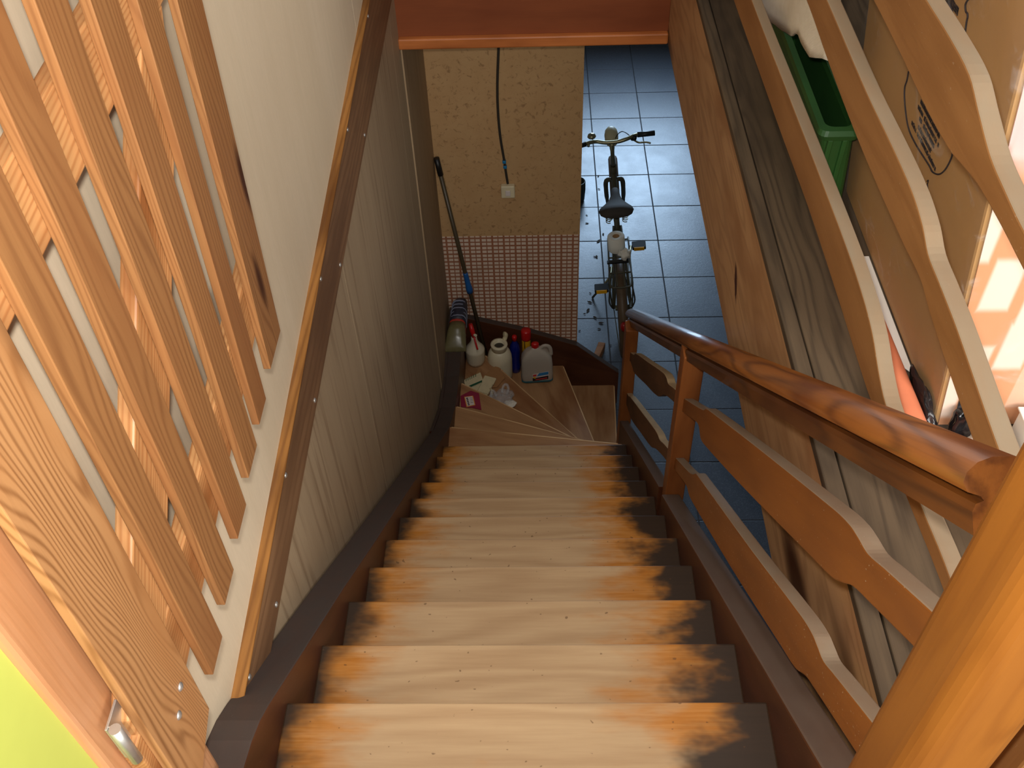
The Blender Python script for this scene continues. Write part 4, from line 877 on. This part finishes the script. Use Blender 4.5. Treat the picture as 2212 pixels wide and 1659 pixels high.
# ================================================================== STORED THINGS BEHIND THE GUARD RAIL
# tall carton leaning towards the stairwell
cx_ = thing('carton', 'tall brown carton wrapped in clear film behind the guard boards', 'carton', (0.9, 0.78, ZU))
LEAN = (0.745-0.678)/0.57; XC = 0.738
def cpt(x, y, z): return (x-LEAN*(z-ZU), y, z)
H = 1.25
v = [cpt(x, y, z) for z in (ZU+0.001, ZU+H) for x, y in ((XC, 0.43), (1.38, 0.43), (1.38, 1.14), (XC, 1.14))]
finish(mesh('carton_body', v, [(0, 1, 2, 3), (7, 6, 5, 4), (1, 5, 6, 2), (2, 6, 7, 3), (3, 7, 4, 0), (0, 4, 5, 1)]), M_['carton'], cx_, None, 0.006)
def on_side(y, z, d=0.0015): return (XC-LEAN*(z+0.011-ZU)-d, y-0.0188, z+0.011)
ve = [cpt(x, 0.428, z) for z in (ZU+0.004, ZU+H-0.004) for x in (XC+0.007, 1.374)]
pe = finish(mesh('printed_end', ve+[(x, y-0.002, z) for x, y, z in ve], [(0, 1, 3, 2), (4, 6, 7, 5), (0, 4, 5, 1), (1, 5, 7, 3), (3, 7, 6, 2), (2, 6, 4, 0)]), M_['printed'], cx_); pe['label'] = 'pale printed end of the carton'
vb = [cpt(x, 0.4255, z) for z in (ZU+0.004, ZU+0.085) for x in (XC+0.032, XC+0.075)]
finish(mesh('black_tape', vb+[(x, y-0.001, z) for x, y, z in vb], [(0, 1, 3, 2), (4, 6, 7, 5), (0, 4, 5, 1), (1, 5, 7, 3), (3, 7, 6, 2), (2, 6, 4, 0)]), M_['blackbag'], cx_)
def sheet(name, fn, nu, nv, mat, parent=None, thick=0.0, smooth=True):
    v = [fn(i/nu, j/nv) for i in range(nu+1) for j in range(nv+1)]
    f = [(i*(nv+1)+j, (i+1)*(nv+1)+j, (i+1)*(nv+1)+j+1, i*(nv+1)+j+1) for i in range(nu) for j in range(nv)]
    o = finish(mesh(name, v, f), mat, parent, smooth=smooth)
    if thick:
        m = o.modifiers.new('solid', 'SOLIDIFY'); m.thickness = thick
    return o
def wrapf(u, w_):
    z = ZU+0.01+u*(H-0.02); d = 0.010+0.006*math.sin(9*u+5*w_)+0.004*math.sin(31*u-12*w_)
    if w_ < 0.5: return (XC-LEAN*(z-ZU)-d, 1.13-1.4*w_, z)
    return (XC-LEAN*(z-ZU)-d+(w_-0.5)*1.3, 0.425-d, z)
sheet('plastic_wrap', wrapf, 40, 40, M_['wrap'], cx_)
# printing on the side: marker outline, rows of small lettering, handwriting
def ink_path(name, pts, wd, mat=None, parent=None):
    v, f = tube_data([on_side(y, z, 0.0012) for y, z in pts], wd, 6, smooth_path=5)
    return finish(mesh(name, v, f), mat or M_['ink'], parent or cx_)
OUT = [(0.8635, 0.6537), (0.8645, 0.6364), (0.8696, 0.6165), (0.854, 0.5926), (0.8205, 0.5698), (0.7722, 0.5666), (0.6937, 0.5753), (0.6709, 0.5765), (0.6428, 0.591), (0.6213, 0.6147), (0.608, 0.6429), (0.6073, 0.6593), (0.62, 0.70), (0.6493, 0.8306), (0.6522, 0.8574), (0.6624, 0.8596), (0.6683, 0.8675), (0.6577, 0.8809), (0.63, 0.90)]
ink_path('print_outline', OUT, 0.0014)
def glyph_row(y0, y1, z, h, seed, gap=0.0016, blanks=()):
    """a row of small, unreadable printed characters running from y0 to y1 (towards the viewer's right)"""
    rnd = random.Random(seed); V, F = [], []
    def bar(ya, za, yb, zb2):
        k = len(V)
        for d in (0.0004, 0.0012):
            V.extend([on_side(ya, za, d), on_side(yb, za, d), on_side(yb, zb2, d), on_side(ya, zb2, d)])
        F.extend([tuple(k+q for q in g) for g in ((0, 1, 2, 3), (7, 6, 5, 4), (0, 4, 5, 1), (1, 5, 6, 2), (2, 6, 7, 3), (3, 7, 4, 0))])
    n = int((y0-y1)/(h*0.62)); cw = (y0-y1)/n; t_ = h*0.17
    for i in range(n):
        if i in blanks or rnd.random() < 0.06: continue
        a = y0-i*cw; b = a-cw*0.78
        hh = h*rnd.choice((1.0, 0.75, 0.75, 0.75))
        bar(a, z-h/2, a-t_, z-h/2+hh)
        if rnd.random() < 0.75: bar(b+t_, z-h/2, b, z-h/2+h*0.75)
        for zz in (0.0, 0.32, 0.62):
            if rnd.random() < 0.55: bar(a, z-h/2+h*zz, b, z-h/2+h*zz+t_*0.9)
    return finish(mesh('printed_lettering', V, F), M_['ink'], cx_)
for n_, (a, b, z, h) in enumerate([(0.7818, 0.6705, 0.6445, 0.0095), (0.7896, 0.6669, 0.630, 0.0095), (0.7743, 0.6854, 0.6166, 0.0095), (0.7728, 0.6927, 0.601, 0.0095), (0.8079, 0.6609, 0.588, 0.0095)]):
    glyph_row(a, b, z, h, 20+n_)
glyph_row(0.755, 0.690, 0.846, 0.016, 31)
ink_path('print_outline', [(0.79, 0.822), (0.75, 0.832), (0.723, 0.836), (0.712, 0.826), (0.735, 0.820), (0.78, 0.816)], 0.004)
ink_path('handwriting', [(0.808, 0.534), (0.803, 0.526), (0.797, 0.536), (0.792, 0.527), (0.786, 0.536), (0.782, 0.526), (0.776, 0.532), (0.771, 0.526), (0.764, 0.531), (0.755, 0.526)], 0.0006)
ink_path('handwriting', [(0.797, 0.521), (0.780, 0.519)], 0.0006)
ink_path('handwriting', [(0.688, 0.546), (0.682, 0.552), (0.684, 0.542), (0.690, 0.534), (0.683, 0.528), (0.678, 0.536), (0.684, 0.543), (0.674, 0.530), (0.668, 0.537), (0.662, 0.527)], 0.0009)
# green bin
gb = thing('plastic_bin', 'green plastic bin standing behind the lower guard boards', 'bin', (0.64, 1.34, ZU))
def rr(x0, x1, y0, y1, z, r=0.02): return rrect((x0+x1)/2, (y0+y1)/2, (x1-x0)/2, (y1-y0)/2, r, z)
def rb(d, y0, y1, z, r=0.018):
    t_ = (z-ZU)/0.22; return rr(0.652-0.026*t_-d, 0.712-0.018*t_+d, y0-d, y1+d, z, r)
loft('bin_wall', [rb(0, 1.065, 1.66, ZU+0.002), rb(0, 1.050, 1.68, ZU+0.21), rb(-0.004, 1.050, 1.68, ZU+0.21), rb(-0.004, 1.065, 1.66, ZU+0.012)], M_['green'], gb, None, False)
ri = [rb(0.008, 1.050, 1.68, ZU+0.200), rb(0.012, 1.050, 1.68, ZU+0.212), rb(0.008, 1.050, 1.68, ZU+0.223), rb(-0.006, 1.050, 1.68, ZU+0.225), rb(-0.008, 1.050, 1.68, ZU+0.208)]
n_ = len(ri[0]); v = [p for r in ri for p in r]
f = [(i*n_+k, i*n_+(k+1) % n_, ((i+1) % 5)*n_+(k+1) % n_, ((i+1) % 5)*n_+k) for i in range(5) for k in range(n_)]
finish(mesh('bin_rim', v, f), M_['green'], gb)
for x in (0.645, 0.675): slab('bin_rib', [(1.044, ZU+0.20), (1.056, ZU+0.20), (1.070, ZU+0.02), (1.058, ZU+0.02)], x-0.006, x+0.006, 90, M_['green'], gb, 0.003)
# quilted white cloth hanging behind the guard boards
def clothf(u, w_):
    y = 1.03+0.95*u
    K = [(1.0, 0.60), (1.086, 0.567), (1.11, 0.546), (1.204, 0.543), (1.235, 0.548), (1.277, 0.513), (1.42, 0.456), (1.545, 0.423), (1.64, 0.412), (1.70, 0.399), (2.0, 0.37)]
    ztop = 0.99; zbot = next(a[1]+(b[1]-a[1])*(y-a[0])/(b[0]-a[0]) for a, b in zip(K, K[1:]) if a[0] <= y <= b[0])
    z = ztop+(zbot-ztop)*w_
    return (0.575+0.007*math.sin(14*u+2*w_)+0.020*w_, y, z)
tag(sheet('white_cloth', clothf, 30, 24, M_['cloth'], None, 0.006), 'white quilted cloth hanging behind the guard boards at the top', 'cloth')
# salmon plastic roll and white papers along the carton's foot
def salf(u, w_):
    y = 1.00-0.67*u; r = 0.013+0.024*u; a = math.pi*(0.02+0.96*w_)
    return (0.692-0.012*u+r*math.cos(a), y, ZU+0.003+r*1.7*math.sin(a))
tag(sheet('salmon_sheet', salf, 24, 14, M_['salmon'], None, 0.004), 'salmon plastic sheet tapering along the floor beside the carton', 'plastic sheet')
tag(prism('paper_sheet', [(0.708, 0.90), (0.733, 0.90), (0.734, 0.55), (0.712, 0.58)], ZU+0.004, ZU+0.007, M_['whitepaper'], None, 0.001), 'white paper sheet between salmon plastic and carton', 'paper')
fb = thing('foil_bag', 'shiny black bag squeezed under the corner of the carton', 'bag', (0.73, 0.5, ZU))
blob('bag_film', (0.7215, 0.470, ZU+0.024), (0.011, 0.07, 0.024), M_['blackbag'], fb, 21, 0.22)
fb2 = thing('foil_bag', 'black film bag with white folds lying before the carton end', 'bag', (0.80, 0.39, ZU))
blob('bag_film', (0.768, 0.398, ZU+0.034), (0.020, 0.018, 0.034), M_['blackbag'], fb2, 23, 0.25)
wbg = thing('white_film', 'crumpled white plastic film on the floor before the carton end', 'plastic film', (0.83, 0.33, ZU))
blob('film', (0.806, 0.352, ZU+0.022), (0.034, 0.040, 0.022), M_['paper'], wbg, 29, 0.28)
nb = thing('printed_leaflet', 'white leaflet with small print lying beside the white film', 'leaflet', (0.92, 0.33, ZU))
prism('sheet', [(0.860, 0.412), (1.06, 0.405), (1.03, 0.19), (0.852, 0.20)], ZU+0.062, ZU+0.066, M_['whitepaper'], nb, 0.001)
prism('stack', [(0.864, 0.408), (1.05, 0.40), (1.02, 0.20), (0.858, 0.21)], ZU+0.001, ZU+0.061, M_['whitepaper'], nb, 0.002)
for k in range(2):
    prism('print_line', [(0.915+0.008*k, 0.40), (0.918+0.008*k, 0.40), (0.908+0.008*k, 0.29), (0.905+0.008*k, 0.29)], ZU+0.066, ZU+0.0666, M_['ink'], nb, 0)
prism('print_patch', [(0.955, 0.40), (1.0, 0.40), (0.985, 0.30)], ZU+0.066, ZU+0.0666, M_['ink'], nb, 0)
